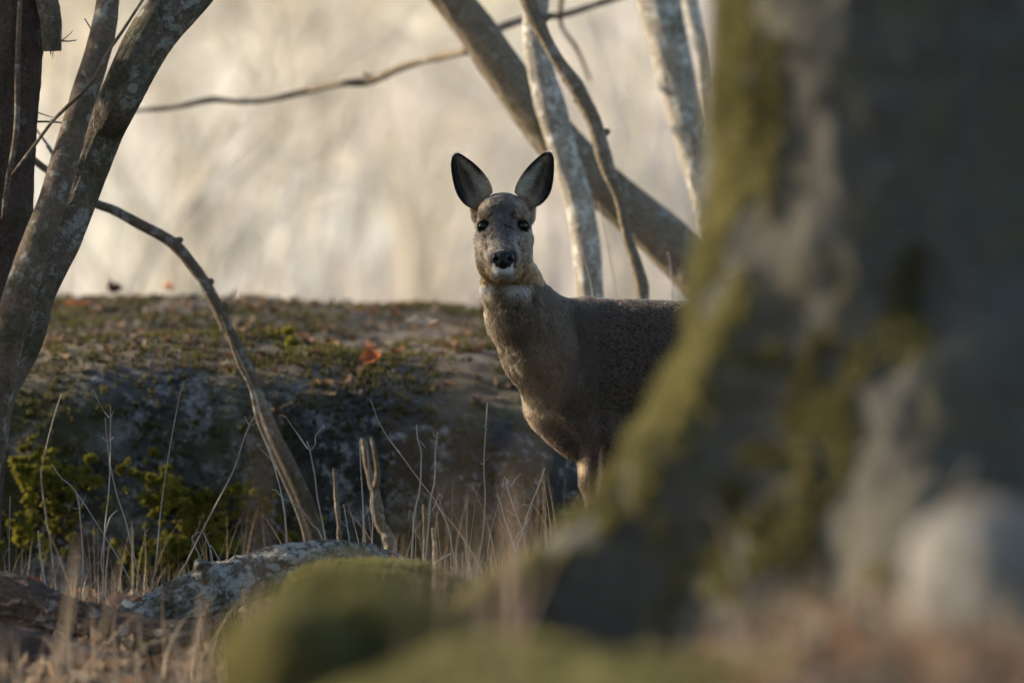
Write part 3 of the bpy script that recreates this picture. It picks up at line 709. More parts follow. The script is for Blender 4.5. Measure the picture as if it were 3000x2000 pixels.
# ------------------------------------------------------------------ arching sapling and its thin neighbour
A1 = [(-60, 395, 21.0, 9), (60, 440, 21, 10), (110, 478, 21, 11), (200, 545, 21, 12), (270, 592, 21, 13), (330, 615, 21, 14), (400, 652, 21, 15), (470, 688, 21, 16), (520, 725, 21, 17), (580, 800, 21, 16), (622, 870, 21, 16.5), (655, 940, 21, 17), (705, 1035, 21, 17.5), (742, 1115, 21, 18), (768, 1190, 21, 19), (800, 1275, 21, 22), (850, 1375, 21, 25), (893, 1475, 21, 28), (925, 1600, 21, 31), (935, 1850, 21, 34)]
m = MB(); a = np.array(A1, float); V, F, uv = tube(PA(a), a[:, 3]*K*a[:, 2], 24, 260, .10, 34, .5, 3, .05); m.add(V, F, uv)
knots(m, A1, [(.41, 1, .4), (.435, -1, .2), (.50, 1, .2), (.555, 1, .5), (.60, -1, .2), (.70, 1, .2), (.74, -1, .1)], 3)
m.build('arched_sapling', M['bark_reddish'], label='long brown bare stem arching from behind the left tree down over the boulder', cat='sapling')
A2 = [(648, 925, 20.8, 2.5), (668, 975, 20.8, 4), (700, 1065, 20.8, 6.5), (735, 1135, 20.8, 7), (757, 1230, 20.8, 7), (790, 1310, 20.8, 7), (826, 1390, 20.8, 7), (862, 1470, 20.8, 7.5), (893, 1560, 20.8, 8), (905, 1650, 20.8, 8), (912, 1850, 20.8, 8)]
m = MB(); a = np.array(A2, float); m.tube(PA(a), a[:, 3]*K*a[:, 2], 12, 160, .08, 60, .5, 8); m.build('thin_sapling', M['bark_mid'], label='thin pale stem running close along the underside of the long arching stem', cat='sapling')

# ------------------------------------------------------------------ trees behind the deer
def at_foot(px, py, d): return foot(px, py, d)
tb = empty('tree', at_foot(2520, 1900, 22.4), label='thick trunk leaning to the left behind the deer, sunlit along its lower edge', cat='tree')
limb([(1230, -130, 22.4, 52), (1318, -10, 22.4, 54), (1400, 95, 22.4, 58), (1492, 230, 22.4, 60), (1625, 400, 22.4, 62), (1750, 530, 22.4, 62), (1855, 620, 22.4, 64), (1985, 735, 22.4, 70), (2110, 860, 22.4, 78), (2260, 1050, 22.4, 88), (2400, 1350, 22.4, 100), (2520, 1950, 22.4, 130)], 'trunk', M['bark_mid'], tb, 64, .09, 12, ridge=.08)
B = [(1370, 150, 22.9, 12), (1280, 168, 23.1, 11), (1180, 197, 23.2, 11), (1080, 237, 23.3, 12), (1000, 245, 23.3, 10), (900, 266, 23.4, 10), (790, 292, 23.4, 9), (700, 298, 23.4, 9), (620, 292, 23.4, 9), (520, 313, 23.4, 8), (430, 322, 23.4, 6), (330, 325, 23.4, 4)]
m = MB(); a = np.array(B, float); V, F, uv = tube(PA(a), a[:, 3]*K*a[:, 2], 14, 200, .18, 50, 1, 7); m.add(V, F, uv); knots(m, B, [(.27, -.4, 1.0), (.9, .4, .6)], 9)
m.build('branch', M['bark_mid'], tb)
twig([[(1400, 110, 22.7, 14), (1480, 76, 23, 13), (1560, 52, 23.2, 12), (1650, 44, 23.3, 11), (1750, 12, 23.4, 11), (1850, -20, 23.4, 10), (1960, -60, 23.4, 9)], [(1648, -20, 23.2, 8), (1643, 75, 23.3, 7), (1689, 143, 23.3, 7), (1729, 235, 23.4, 4)]], 'branch', M['bark_mid'], tb)
tp = empty('tree', at_foot(1752, 1900, 21.9), label='pale grey upright trunk standing just behind the back of the deer', cat='tree')
limb([(1580, -150, 21.9, 32), (1574, -20, 21.9, 32), (1567, 120, 21.9, 32), (1605, 287, 21.9, 40), (1655, 459, 21.9, 38), (1690, 574, 21.9, 39), (1714, 690, 21.9, 38), (1730, 880, 21.9, 39), (1742, 1200, 21.9, 42), (1752, 1950, 21.9, 50)], 'trunk', M['bark_pale'], tp, 48, .10, 15, ridge=.07)
B3 = [(1530, -90, 21.6, 22), (1552, 11, 21.6, 22), (1580, 78, 21.6, 20), (1632, 172, 21.6, 18), (1684, 250, 21.6, 22), (1738, 356, 21.6, 18), (1772, 470, 21.6, 22), (1812, 574, 21.6, 18), (1838, 689, 21.6, 17), (1872, 800, 21.6, 20), (1886, 895, 21.6, 19), (1896, 1200, 21.6, 20), (1905, 1930, 21.6, 24)]
m = MB(); a = np.array(B3, float); V, F, uv = tube(PA(a), a[:, 3]*K*a[:, 2], 24, 260, .20, 30, .8, 18, .08); m.add(V, F, uv); knots(m, B3, [(.155, 1, 1.0), (.20, -1, .1), (.33, -1, .2), (.38, -1, .3), (.45, 1, .5)], 30)
m.build('sapling', M['bark_mid'], label='thin knotty stem crossing in front of the pale trunk and leaning right', cat='sapling')
tr_ = empty('tree', at_foot(2150, 1900, 22.8), label='lichened trunk close to the left side of the huge foreground trunk, curving down behind it', cat='tree')
limb([(1880, -150, 22.8, 60), (1925, -20, 22.8, 60), (1968, 172, 22.8, 54), (2012, 344, 22.8, 50), (2056, 500, 22.8, 46), (2090, 620, 22.8, 46), (2120, 850, 22.8, 48), (2150, 1950, 22.8, 60)], 'trunk', M['bark_pale'], tr_, 48, .12, 22, ridge=.08)
m = MB(); a = np.array([(2005, -100, 23.3, 24), (2025, 20, 23.3, 24), (2058, 150, 23.3, 22), (2078, 330, 23.3, 22), (2105, 600, 23.3, 22), (2180, 1900, 23.3, 30)], float); m.tube(PA(a), a[:, 3]*K*a[:, 2], 20, 160, .08, 30, .5, 25)
m.build('sapling', M['bark_pale'], label='slim pale stem in the gap at the top between lichened trunk and huge foreground trunk', cat='sapling')

# ------------------------------------------------------------------ boulder
def slab_boulder(name, pr, x0, x1, mat, seed, disp, nu=220, nv=150, sub=1.0, **k):
    """cross-section pr (depth, z) swept along x and closed in at both ends"""
    pr = np.array(pr, float); c = pr.mean(0); c[1] = .1
    q = catmull(np.column_stack([pr, pr[:, :1]]), nv)[:, :2]; u = np.linspace(-1, 1, nu); e = np.maximum(1-np.abs(u)**4, 0)**.45
    X_ = (x0+x1)/2+(x1-x0)/2*np.sign(u)*np.abs(u)**.9; G = np.zeros((nu, nv, 3))
    G[..., 0] = X_[:, None]; G[..., 1] = c[0]+(q[None, :, 0]-c[0])*e[:, None]; G[..., 2] = c[1]-.15*(1-e[:, None])+(q[None, :, 1]-c[1])*e[:, None]
    ii = np.arange(nu*nv).reshape(nu, nv); F_ = np.stack([ii[:-1, :-1], ii[:-1, 1:], ii[1:, 1:], ii[1:, :-1]], -1).reshape(-1, 4)[:, ::-1]
    V_ = G.reshape(-1, 3); N_ = vnormals(V_, F_)
    if (N_[:, 2]*(V_[:, 2] > .3)).sum() < 0: F_ = F_[:, ::-1]; N_ = -N_
    V_ = V_+N_*(disp*(fbm(V_*1.6, seed, 3)+.5*fbm(V_*5, seed+3, 3)+.2*fbm(V_*18, seed+5, 3)))[:, None]
    pxx = V_[:, 0]/(K*22.5)+1500; V_[:, 2] += sstep(.3, .5, V_[:, 2])*(-.005+.022*np.exp(-((pxx-520)/460)**2)-.020*sstep(750, 1300, pxx))
    return mesh_obj(name, V_, F_, mat, **k), V_, F_
BPR = [(21.12, -.35), (21.2, -.1), (21.28, .12), (21.34, .34), (21.46, .475), (21.75, .528), (22.4, .548), (23.0, .58), (23.6, .615), (24.1, .59), (24.5, .35), (24.6, -.35)]
rock, RV, RF = slab_boulder('boulder', BPR, -1.75, .62, M['rock'], 41, .045, label='long low boulder covered in moss and leaf litter behind the dry stems', cat='boulder')
def tufts(name, V, F, n, mask, mat, ln, wd, parent=None, seed=0, blades=3, weight=None, **k):
    p, N = sample_surface(V, F, n, weight); m_ = mask(p, N); p, N = p[m_], N[m_]; n = len(p)
    Vs = []; 
    for b in range(blades):
        d = N+np.array([0, 0, .35])+RNG.normal(size=(n, 3))*.55; d /= np.linalg.norm(d, axis=1)[:, None]
        s_ = np.cross(d, RNG.normal(size=(n, 3))); s_ /= np.linalg.norm(s_, axis=1)[:, None]+1e-9; L_ = ln*RNG.uniform(.5, 1.4, (n, 1))
        Vs.append(np.stack([p-s_*wd-N*.002, p+s_*wd-N*.002, p+d*L_], 1))
    Vs = np.concatenate(Vs).reshape(-1, 3); F_ = np.arange(len(Vs)).reshape(-1, 3)
    return mesh_obj(name, Vs, F_, mat, parent, smooth=False, **k)
def moss_mask(seed, lo, front=.0):
    return lambda p, N: (fbm(p*2.6, seed, 4)+.25*fbm(p*9, seed+2, 2) > lo) & (RNG.random(len(p)) < .9)
# cushions of moss: swollen lumps on the rock face, then the tufts on them
tufts('moss', RV, RF, 42000, lambda p, N: (fbm(p*3.0, 61, 4)+.5*fbm(p*10, 66, 2)-.3*(N[:, 2] > .75) > .0) & (p[:, 1] < 22.3), M['moss'], .018, .004, kind='stuff', label='olive moss patches growing over the boulder')
def cushions():
    m = MB(); rs = np.random.default_rng(5); vs_, fs_ = sphere_vf(np.zeros(3), 1., 14, 10)
    spots = [(560, 1500, 12, 110), (590, 1480, 9, 40), (640, 1590, 9, 50), (500, 1610, 12, 80), (520, 1660, 8, 70), (700, 1450, 6, 60), (150, 1490, 12, 90), (230, 1420, 8, 90), (80, 1560, 9, 70), (380, 1600, 8, 90), (460, 1400, 6, 110), (90, 1350, 6, 90), (860, 1010, 4, 60), (900, 1560, 5, 80), (120, 1380, 20, 70), (470, 1440, 12, 60)]
    for (px, py, n, sp) in spots:
        for i in range(n*3):
            x_ = px+rs.normal()*sp*.6; y_ = py+rs.normal()*sp*.45
            # distance where the line of sight meets the rock face
            dd = np.interp(y_, [860, 960, 1010, 1150, 1400, 1700], [22.6, 22.0, 21.75, 21.42, 21.25, 21.17])-rs.uniform(-.01, .03)
            r = rs.uniform(.003, .0085); c = P(x_, y_, dd+.0)
            v = vs_*r*np.array([1.4, .7, 1.0]); v = v+vs_*(r*.6*fbm((v+c)*110, 3, 2))[:, None]; m.add(v+c, fs_)
    return m.build('moss_cushion', M['moss_far'], kind='stuff', label='lumpy bright moss cushions on the boulder front'), m
cu, cm = cushions()
tufts('moss', np.vstack(cm.V), np.vstack(cm.F4), 22000, lambda p, N: N[:, 1] < .5, M['moss_far'], .006, .0025, kind='stuff', label='fine sprigs on the bright moss cushions')

# ------------------------------------------------------------------ leaves
def leaf_vf(L, wd, curl, lobes=0, rs=RNG):
    n = 7; t = np.linspace(0, 1, n); half = wd*np.sin(np.pi*t**.8)*(1+.28*lobes*np.sin(t*22))
    x = t*L; V_ = []
    for i in range(n):
        z = curl*L*(t[i]-.5)**2*2; V_ += [[x[i], -half[i], z+abs(half[i])*.5*curl*3], [x[i], 0, z-.04*L], [x[i], half[i], z+abs(half[i])*.5*curl*3]]
    F_ = []
    for i in range(n-1):
        a = i*3; F_ += [[a, a+1, a+4, a+3], [a+1, a+2, a+5, a+4]]
    return np.array(V_)-np.array([L/2, 0, 0]), np.array(F_)
def rotm(rs, flat=.5):
    a = rs.uniform(0, 6.283); b = rs.normal()*flat; c = rs.normal()*flat
    return np.array(Matrix.Rotation(a, 3, 'Z') @ Matrix.Rotation(b, 3, 'X') @ Matrix.Rotation(c, 3, 'Y'))
LC = np.array([(.26, .16, .10), (.17, .115, .075), (.30, .22, .15), (.11, .085, .07), (.27, .22, .17), (.21, .11, .06), (.14, .12, .10)])
def litter(name, pts, size, flat, seed, **k):
    rs = np.random.default_rng(seed); m = MB()
    for p in pts:
        v, f = leaf_vf(size*rs.uniform(.6, 1.4), size*rs.uniform(.18, .34), rs.uniform(-.3, .9), rs.integers(0, 2), rs)
        m.add(v @ rotm(rs, flat).T+p, f, None, LC[rs.integers(0, len(LC))]*rs.uniform(.7, 1.3))
    return m.build(name, M['litter'], cols=True, smooth=False, kind='stuff', **k)
wtop = np.clip(vnormals(RV, RF)[:, 2]-.55, 0, 1)*(RV[:, 1] < 24.2)+1e-6
pt, nt2 = sample_surface(RV, RF, 1500, wtop); litter('leaf_litter', pt+nt2*.004, .035, .28, 3, label='dry brown leaf litter lying on top of the boulder')
# low rough growth that breaks the top line of the rock
tufts('dry_moss', RV, RF, 16000, lambda p, N: (N[:, 2] > .5) & (fbm(p*4, 71, 3) > -.05), M['moss'], .013, .004, kind='stuff', label='short olive moss and stalks along the top of the boulder', weight=wtop)
rs = np.random.default_rng(11)
gx_ = rs.uniform(-1.3, .4, 2600); gy_ = rs.uniform(17.6, 21.2, 2600); pts = np.stack([gx_, gy_, H(gx_, gy_)+.012], -1)
litter('leaf_litter', pts, .05, .45, 4, label='fallen brown leaves on the ground between log and boulder')
gx_ = rs.uniform(-.7, .9, 3000); gy_ = rs.uniform(9.5, 16.5, 3000); pts = np.stack([gx_, gy_, H(gx_, gy_)+.012], -1)
litter('leaf_litter', pts, .05, .5, 5, label='fallen brown leaves on the rising ground in the foreground')
def one_leaf(px, py, d, L, col, curl, rot, label, lobes=1, name='fallen_leaf'):
    v, f = leaf_vf(L, L*.32, curl, lobes); R_ = np.array(Matrix.Rotation(rot[2], 3, 'Z') @ Matrix.Rotation(rot[0], 3, 'X') @ Matrix.Rotation(rot[1], 3, 'Y'))
    return mesh_obj(name, v @ R_.T+P(px, py, d), f, M['litter'], cols=np.ones((len(v), 3))*np.array(col), smooth=False, label=label, cat='leaf')
one_leaf(328, 856, 23.3, .05, (.045, .02, .02), .9, (.7, .2, .5), 'dark curled leaf standing on the skyline of the boulder at left')
one_leaf(484, 846, 23.4, .05, (.62, .30, .16), .6, (.9, 0, 1.2), 'orange leaf sticking up from the highest moss of the boulder skyline')
one_leaf(225, 895, 22.9, .06, (.50, .20, .09), .3, (.4, 0, .2), 'rusty orange leaf on the boulder top just right of the left trunks')
one_leaf(1078, 1018, 21.50, .036, (.27, .12, .07), .5, (1.0, .2, .7), 'bright rust coloured leaf caught on the boulder edge left of the deer')
one_leaf(1095, 1050, 21.44, .06, (.32, .11, .05), .5, (1.1, -.3, -.3), 'dark red leaf hanging just below the bright rust one on the boulder')
one_leaf(1235, 950, 21.95, .075, (.42, .34, .26), .3, (.3, 0, .1), 'long pale leaf lying on the boulder top beside the neck of the deer')
one_leaf(372, 1772, 19.12, .030, (.60, .55, .44), .4, (1.0, .2, .25), 'small cream leaf resting where the two fallen logs meet')
one_leaf(395, 1762, 19.14, .028, (.30, .13, .07), .9, (.8, .3, 1.3), 'small curled brown leaf right behind the cream leaf')
one_leaf(700, 1788, 18.95, .022, (.58, .46, .28), .8, (1.2, .5, .9), 'tiny pale upright leaf under the lichened log')
one_leaf(95, 1712, 19.7, .05, (.45, .16, .10), .4, (1.2, 0, .3), 'red brown leaf behind the dark log at far left')
one_leaf(338, 1763, 19.4, .05, (.48, .26, .18), .6, (1.1, .1, .6), 'pinkish brown leaf in front of the litter behind the log')

# ------------------------------------------------------------------ fallen logs
limb([(240, 1870, 19.3, 40), (380, 1826, 19.35, 50), (470, 1788, 19.4, 58), (560, 1748, 19.4, 64), (660, 1712, 19.45, 66), (760, 1682, 19.5, 66), (880, 1658, 19.5, 66), (1020, 1656, 19.55, 66), (1180, 1700, 19.7, 64), (1400, 1780, 19.8, 64), (1600, 1850, 19.9, 60)], 'fallen_log', M['bark_log'], None, 90, .15, 31, ridge=.14, ds=44, st=.6, seg=260, label='lichen crusted grey log rising to the right in front of the boulder', cat='log')
m = MB(); m.tube(PA([(606, 1700, 19.42), (598, 1672, 19.38), (588, 1656, 19.37), (582, 1654, 19.36)]), [.022, .016, .010, .003], 18, 24, .55, 90, 1, 4, .3); m.tube(PA([(602, 1680, 19.38), (612, 1660, 19.37), (618, 1654, 19.36)]), [.012, .008, .002], 12, 16, .5, 90, 1, 8, .3); m.build('knot_stub', M['bark_log'], bpy.data.objects['fallen_log'])
limb([(-250, 1700, 19.2, 60), (-80, 1740, 19.2, 66), (60, 1772, 19.15, 64), (200, 1806, 19.1, 58), (340, 1842, 19.05, 56), (480, 1870, 19.0, 58), (640, 1888, 18.95, 54), (800, 1900, 18.9, 46), (980, 1930, 18.85, 36)], 'fallen_log', M['bark_rot'], None, 90, .20, 37, ridge=.2, ds=40, st=.45, seg=260, label='dark rotting log across the lower left corner with peeling bark', cat='log')
limb([(420, 1905, 18.2, 20), (560, 1870, 18.2, 22), (660, 1850, 18.25, 20), (760, 1850, 18.3, 14), (830, 1862, 18.3, 8)], 'branch', M['bark_rot'], None, 20, .2, 38, label='short crooked dead branch lying against the underside of the log', cat='branch')
limb([(-60, 1900, 18.3, 60), (120, 1945, 18.3, 70), (300, 1985, 18.2, 60), (520, 2040, 18.1, 60), (800, 2080, 18.1, 60)], 'root', M['bark_dark'], None, 60, .34, 39, seg=200, ridge=.25, label='dark broad root in the bottom left shade below the rotting log', cat='root')

# cut sapling stumps
m = MB()
for pth in ([(1152, 1860, 20.9, 22), (1148, 1640, 20.9, 19), (1136, 1570, 20.9, 17), (1110, 1525, 20.9, 15), (1098, 1440, 20.9, 14), (1078, 1372, 20.9, 11), (1068, 1310, 20.9, 9), (1064, 1284, 20.9, 7)], [(1098, 1430, 20.9, 9), (1106, 1390, 20.88, 7), (1099, 1330, 20.88, 6), (1088, 1280, 20.88, 4)]):
    a = np.array(pth, float); m.tube(PA(a), a[:, 3]*K*a[:, 2], 18, 90, .28, 60, .8, 5, .12)
m.build('sapling_stump', M['bark_mid'], label='forked cut stump with its left side sunlit, the tallest one in front of the boulder', cat='stump')
for (pth, lab) in (([(995, 1850, 20.6, 10), (994, 1570, 20.6, 10), (986, 1470, 20.6, 9), (978, 1372, 20.6, 8)], 'short straight cut stem standing left of the forked stump'),
                   ([(1276, 1850, 20.5, 11), (1276, 1640, 20.5, 11), (1268, 1545, 20.5, 9)], 'short pale cut stub standing low behind the crossing stems'),
                   ([(1245, 1850, 20.6, 8), (1244, 1560, 20.6, 8), (1241, 1476, 20.6, 7)], 'thin blunt stub just behind the two middle stems')):
    a = np.array(pth, float); m = MB(); a[:, 3] *= np.linspace(.85, .5, len(a)); m.tube(PA(a), a[:, 3]*K*a[:, 2], 14, 60, .3, 60, .8, 5, .1); m.build('sapling_stump', M['bark_mid'], label=lab, cat='stump')

# ------------------------------------------------------------------ dry stems in focus
STEMS = [
 ('short straight stem at the far left edge above the dark log', 19.6, 4, [[(29, 1458), (29, 1604), (29, 1711)], [(18, 1530), (20, 1560), (28, 1585)], [(2, 1650), (20, 1615), (29, 1604)]]),
 ('thin stem leaning left that crosses behind the tall double stem', 19.7, 3.5, [[(150, 1354), (175, 1395), (223, 1438), (308, 1568), (370, 1680), (393, 1746)], [(252, 1445), (245, 1462), (238, 1478)]]),
 ('stiff stem rising from the dark log left of the tall double stem', 19.5, 5, [[(225, 1447), (232, 1492), (241, 1640), (233, 1755)], [(215, 1490), (228, 1487)]]),
 ('tall pale stem with a drooping withered top left of the brown stem', 19.6, 4, [[(322, 1187), (322, 1300), (316, 1420), (308, 1568), (304, 1764)], [(268, 1147), (272, 1143), (290, 1176), (308, 1205), (319, 1220)], [(332, 1200), (324, 1222)], [(268, 1147), (275, 1160), (285, 1168)], [(300, 1280), (316, 1292), (330, 1280)]]),
 ('slanting stem springing from the top of the tall pale stem toward the right', 19.65, 4, [[(308, 1220), (316, 1290), (326, 1360), (345, 1455), (370, 1532), (402, 1680), (413, 1742)]]),
 ('bent stem curling out at the foot of the tall pale stem', 19.55, 3.5, [[(344, 1494), (326, 1508), (319, 1523), (308, 1568), (295, 1648), (312, 1715), (330, 1773)]]),
 ('tall thin brown stem with a single curled tip', 19.6, 3.6, [[(534, 1113), (528, 1150), (502, 1296), (475, 1479), (458, 1630), (446, 1724)], [(556, 1115), (550, 1112), (540, 1125), (532, 1140)], [(524, 1124), (532, 1136)]]),
 ('long stem leaning right with a forked three way tip beside the arching sapling', 19.55, 4, [[(761, 1189), (745, 1220), (732, 1243), (712, 1290), (690, 1360), (670, 1407), (594, 1554), (545, 1645), (513, 1702)], [(777, 1223), (757, 1232), (737, 1245)], [(717, 1220), (722, 1228), (730, 1243)]]),
 ('pale stem with a hooked side shoot just right of the arching sapling', 19.7, 4.5, [[(760, 1256), (784, 1312), (807, 1377), (829, 1470), (838, 1560), (841, 1609)], [(760, 1303), (764, 1314), (774, 1328), (795, 1350), (807, 1377)]]),
 ('thin weak stem drooping to the right across the foot of the pale stem', 19.8, 3, [[(796, 1434), (810, 1436), (829, 1457), (879, 1488), (920, 1540), (945, 1582)]]),
 ('stem whose top splits into two wide curled arms', 19.6, 5, [[(899, 1290), (908, 1323), (920, 1390), (932, 1457), (945, 1545), (954, 1591)], [(817, 1223), (822, 1217), (834, 1218), (850, 1240), (870, 1270), (901, 1314)], [(948, 1247), (944, 1252), (928, 1274), (920, 1300), (912, 1319)], [(948, 1247), (950, 1254)]]),
 ('short stem with one side shoot right of the short cut stem', 19.8, 4, [[(1006, 1475), (1011, 1510), (1017, 1538), (1028, 1604)], [(988, 1497), (998, 1528), (1012, 1540)]]),
 ('straight stem standing just left of the forked stump', 19.7, 4.5, [[(1053, 1287), (1057, 1368), (1064, 1502), (1062, 1613)], [(1104, 1439), (1090, 1470), (1068, 1515)]]),
 ('straight stem crossing right in front of the forked stump', 19.65, 4, [[(1075, 1316), (1084, 1412), (1090, 1510), (1093, 1613)]]),
 ('very long thin stem slanting down to the right across two others', 19.75, 3.6, [[(1085, 1171), (1095, 1200), (1111, 1234), (1135, 1280), (1164, 1319), (1227, 1404), (1276, 1470), (1312, 1546), (1324, 1600), (1327, 1640)], [(1160, 1318), (1166, 1318), (1172, 1330)]]),
 ('stem with a withered leaf rag halfway up, left of the pair', 19.6, 4, [[(1221, 1243), (1226, 1280), (1233, 1319), (1233, 1360), (1231, 1404), (1224, 1455), (1216, 1502), (1202, 1645)], [(1247, 1312), (1240, 1306), (1231, 1290)], [(1196, 1520), (1198, 1494), (1206, 1502), (1212, 1525)], [(1231, 1578), (1222, 1570), (1214, 1545)]]),
 ('smooth stem with a hooked tendril, right one of the pair', 19.55, 4.5, [[(1280, 1265), (1276, 1330), (1271, 1404), (1264, 1460), (1258, 1502), (1250, 1590), (1245, 1676)], [(1294, 1457), (1292, 1448), (1285, 1448), (1276, 1470), (1267, 1497)], [(1262, 1262), (1268, 1270), (1272, 1280), (1282, 1280)], [(1248, 1502), (1254, 1506)]]),
 ('tall straight stem standing alone left of the chest of the deer', 19.6, 4.5, [[(1428, 1180), (1424, 1250), (1419, 1354), (1421, 1457), (1414, 1569), (1397, 1680)], [(1430, 1341), (1422, 1356), (1417, 1359)], [(1407, 1355), (1417, 1359)], [(1418, 1241), (1424, 1258)]]),
 ('ragged stem with a drooping husk near the roots under the deer', 19.6, 4.5, [[(1477, 1395), (1483, 1408), (1490, 1430), (1512, 1502), (1530, 1565), (1541, 1613)], [(1526, 1386), (1512, 1402), (1495, 1424)], [(1477, 1395), (1474, 1418), (1470, 1426)], [(1480, 1400), (1488, 1412)]]),
 ('short stem with a frayed tip leaning toward the mossy root', 19.65, 5, [[(1454, 1444), (1466, 1480), (1477, 1515), (1492, 1560), (1504, 1600), (1512, 1636)], [(1480, 1492), (1496, 1500), (1512, 1510)], [(1486, 1512), (1494, 1528)], [(1450, 1448), (1458, 1458)]]),
 ('thicker pale stem leaning right with a curled tendril', 19.55, 5.5, [[(1597, 1368), (1580, 1420), (1557, 1479), (1530, 1560), (1508, 1630)], [(1527, 1482), (1536, 1477), (1548, 1480), (1556, 1492), (1550, 1520), (1538, 1540), (1516, 1570), (1506, 1600)]]),
 ('short bleached stem lying tilted between the tall stems', 19.4, 4.5, [[(1249, 1676), (1285, 1646), (1318, 1622)]]),
 ('thick pale blunt stem at left behind the dark log', 19.6, 7, [[(112, 1554), (122, 1640), (134, 1733)]]),
 ('little bent stem behind the knot of the lichened log', 19.7, 4, [[(585, 1556), (571, 1562), (565, 1580), (575, 1610), (589, 1653)]]),
 ('short pinkish stem just right of the little bent one', 19.7, 4, [[(596, 1559), (612, 1605), (623, 1657)]]),
 ('small broken stem bending right beside the knot of the log', 19.7, 3.5, [[(618, 1652), (615, 1601), (630, 1615), (645, 1640), (658, 1668)]]),
 ('folded pale stem lying over the back of the lichened log', 19.1, 3.5, [[(752, 1634), (770, 1616), (800, 1620), (850, 1634), (880, 1640)]]),
 ('small forked twig at the edge of the mossy root', 19.3, 3, [[(1378, 1656), (1397, 1680), (1410, 1702)], [(1397, 1680), (1402, 1668)]]),
 ('soft thin stem high at left over the shaded boulder', 20.5, 4, [[(180, 1154), (160, 1210), (138, 1300), (123, 1389), (135, 1500), (156, 1630)]]),
 ('reddish thin weed in front of the foot of the pale upright trunk', 21.2, 5, [[(1700, 690), (1712, 760), (1728, 820), (1742, 890), (1760, 1100), (1765, 1300)]]),
 ('very thin reddish weed between the pale upright trunk and the knotty stem', 21.8, 4, [[(1752, 590), (1772, 680), (1790, 780), (1808, 890), (1820, 1100), (1825, 1300)]]),
 ('thin upright weed below the leaning trunk near the huge trunk', 21.5, 5, [[(1962, 740), (1968, 810), (1972, 890), (1975, 1100), (1975, 1300)], [(1960, 862), (1970, 856)]]),
 ('curved thin weed by the foot of the short left edge stem', 19.6, 3, [[(79, 1645), (68, 1670), (62, 1700), (60, 1722)]]),
]
rs = np.random.default_rng(77)
for lab, d, r, paths in STEMS:
    m = MB()
    for i, pp in enumerate(paths):
        pp = [(a_[0], a_[1], d+(0 if i == 0 else rs.uniform(-.012, .012)*j)) for j, a_ in enumerate(pp)]
        pts = PA(pp); rr = r*K*d*(.56 if i == 0 else .36)
        if i == 0 and 'lying' not in lab and 'twig' not in lab:
            e_ = pts[-1]; dirn = (pts[-1]-pts[-2]); dirn /= abs(dirn[2])+1e-6; g_ = hz(e_[0], e_[1]); ext = max(0, e_[2]-g_+.02); pts = np.vstack([pts, e_+dirn*ext*np.array([.6, 0, 1])])
        n_ = len(pts); rad = np.linspace(.62, 1.1, n_)*rr if i == 0 else np.linspace(.5, 1, n_)*rr
        pts = pts+rs.normal(size=pts.shape)*.0011
        m.tube(pts, rad, 7, max(8, n_*9), .10, 80, .2, int(pp[0][0]))
        if i == 0:
            q = catmull(pts, 60)
            for kk in (rs.integers(10, 22), rs.integers(26, 42)):
                t_ = q[kk+1]-q[kk]; t_ /= np.linalg.norm(t_); m.tube([q[kk]-t_*rr*1.6, q[kk], q[kk]+t_*rr*1.6], [rr*.7, rr*1.25, rr*.7], 7, 5)
    m.build('dry_stem', M['stem'], label=lab, cat='dry stem', group='dry weed stems standing in front of the boulder')

# ------------------------------------------------------------------ grasses (nobody could count)
def blades(name, base, hgt, wd, cols, seed, lean=.25, curl=.3, mat='straw', seg=5, parent=None, stuff=True, leanx=0., **k):
    rs = np.random.default_rng(seed); n = len(base); hgt = np.asarray(hgt)*np.ones(n)*rs.uniform(.55, 1.25, n); wd = np.asarray(wd)*np.ones(n)
    az = rs.uniform(0, 2*np.pi, n); dirn = np.stack([np.cos(az)+leanx*2, np.sin(az)], -1); a = rs.normal(size=n)*lean; c = np.abs(rs.normal(size=n))*curl
    t = np.linspace(0, 1, seg)[None, :]; hor = (np.tan(np.clip(a, -.9, .9))[:, None]*t+c[:, None]*t**2.4)*hgt[:, None]; z = hgt[:, None]*t*(1-.25*c[:, None]*t**2)
    P_ = np.zeros((n, seg, 3)); P_[..., 0] = base[:, 0:1]+dirn[:, 0:1]*hor; P_[..., 1] = base[:, 1:2]+dirn[:, 1:2]*hor; P_[..., 2] = base[:, 2:3]+z
    fa = rs.uniform(0, np.pi, n); s_ = np.stack([np.cos(fa), np.sin(fa), 0*fa], -1)[:, None]*wd[:, None, None]*(1-t**2*.85)[..., None]*.5
    V_ = np.stack([P_-s_, P_+s_], 2).reshape(-1, 3); b = (np.arange(n)*seg*2)[:, None]+np.arange(seg-1)[None]*2
    F_ = np.stack([b, b+1, b+3, b+2], -1).reshape(-1, 4); C_ = np.repeat(cols, seg*2, 0)
    return mesh_obj(name, V_, F_, M[mat], parent, cols=C_, kind='stuff' if stuff else None, **k)
def straw_cols(n, rs, pal, var=.2): return np.clip(np.array(pal)[rs.integers(0, len(pal), n)]*rs.uniform(1-var, 1+var, (n, 1)), 0, .9)
PAL = [(.36, .28, .20), (.28, .21, .15), (.22, .16, .12), (.46, .39, .29)]
rs = np.random.default_rng(101)
def patch(name, x0, x1, y0, y1, n, h, wd, seed, pal=PAL, **k):
    r_ = np.random.default_rng(seed); x = r_.uniform(x0, x1, n); y = r_.uniform(y0, y1, n); b = np.stack([x, y, H(x, y)-.01], -1)
    return blades(name, b, h, wd, straw_cols(n, r_, pal), seed, **k)
patch('grass', -1.1, .2, 19.3, 21.0, 1000, .15, .0022, 1, label='thin dry grass behind the fallen logs')
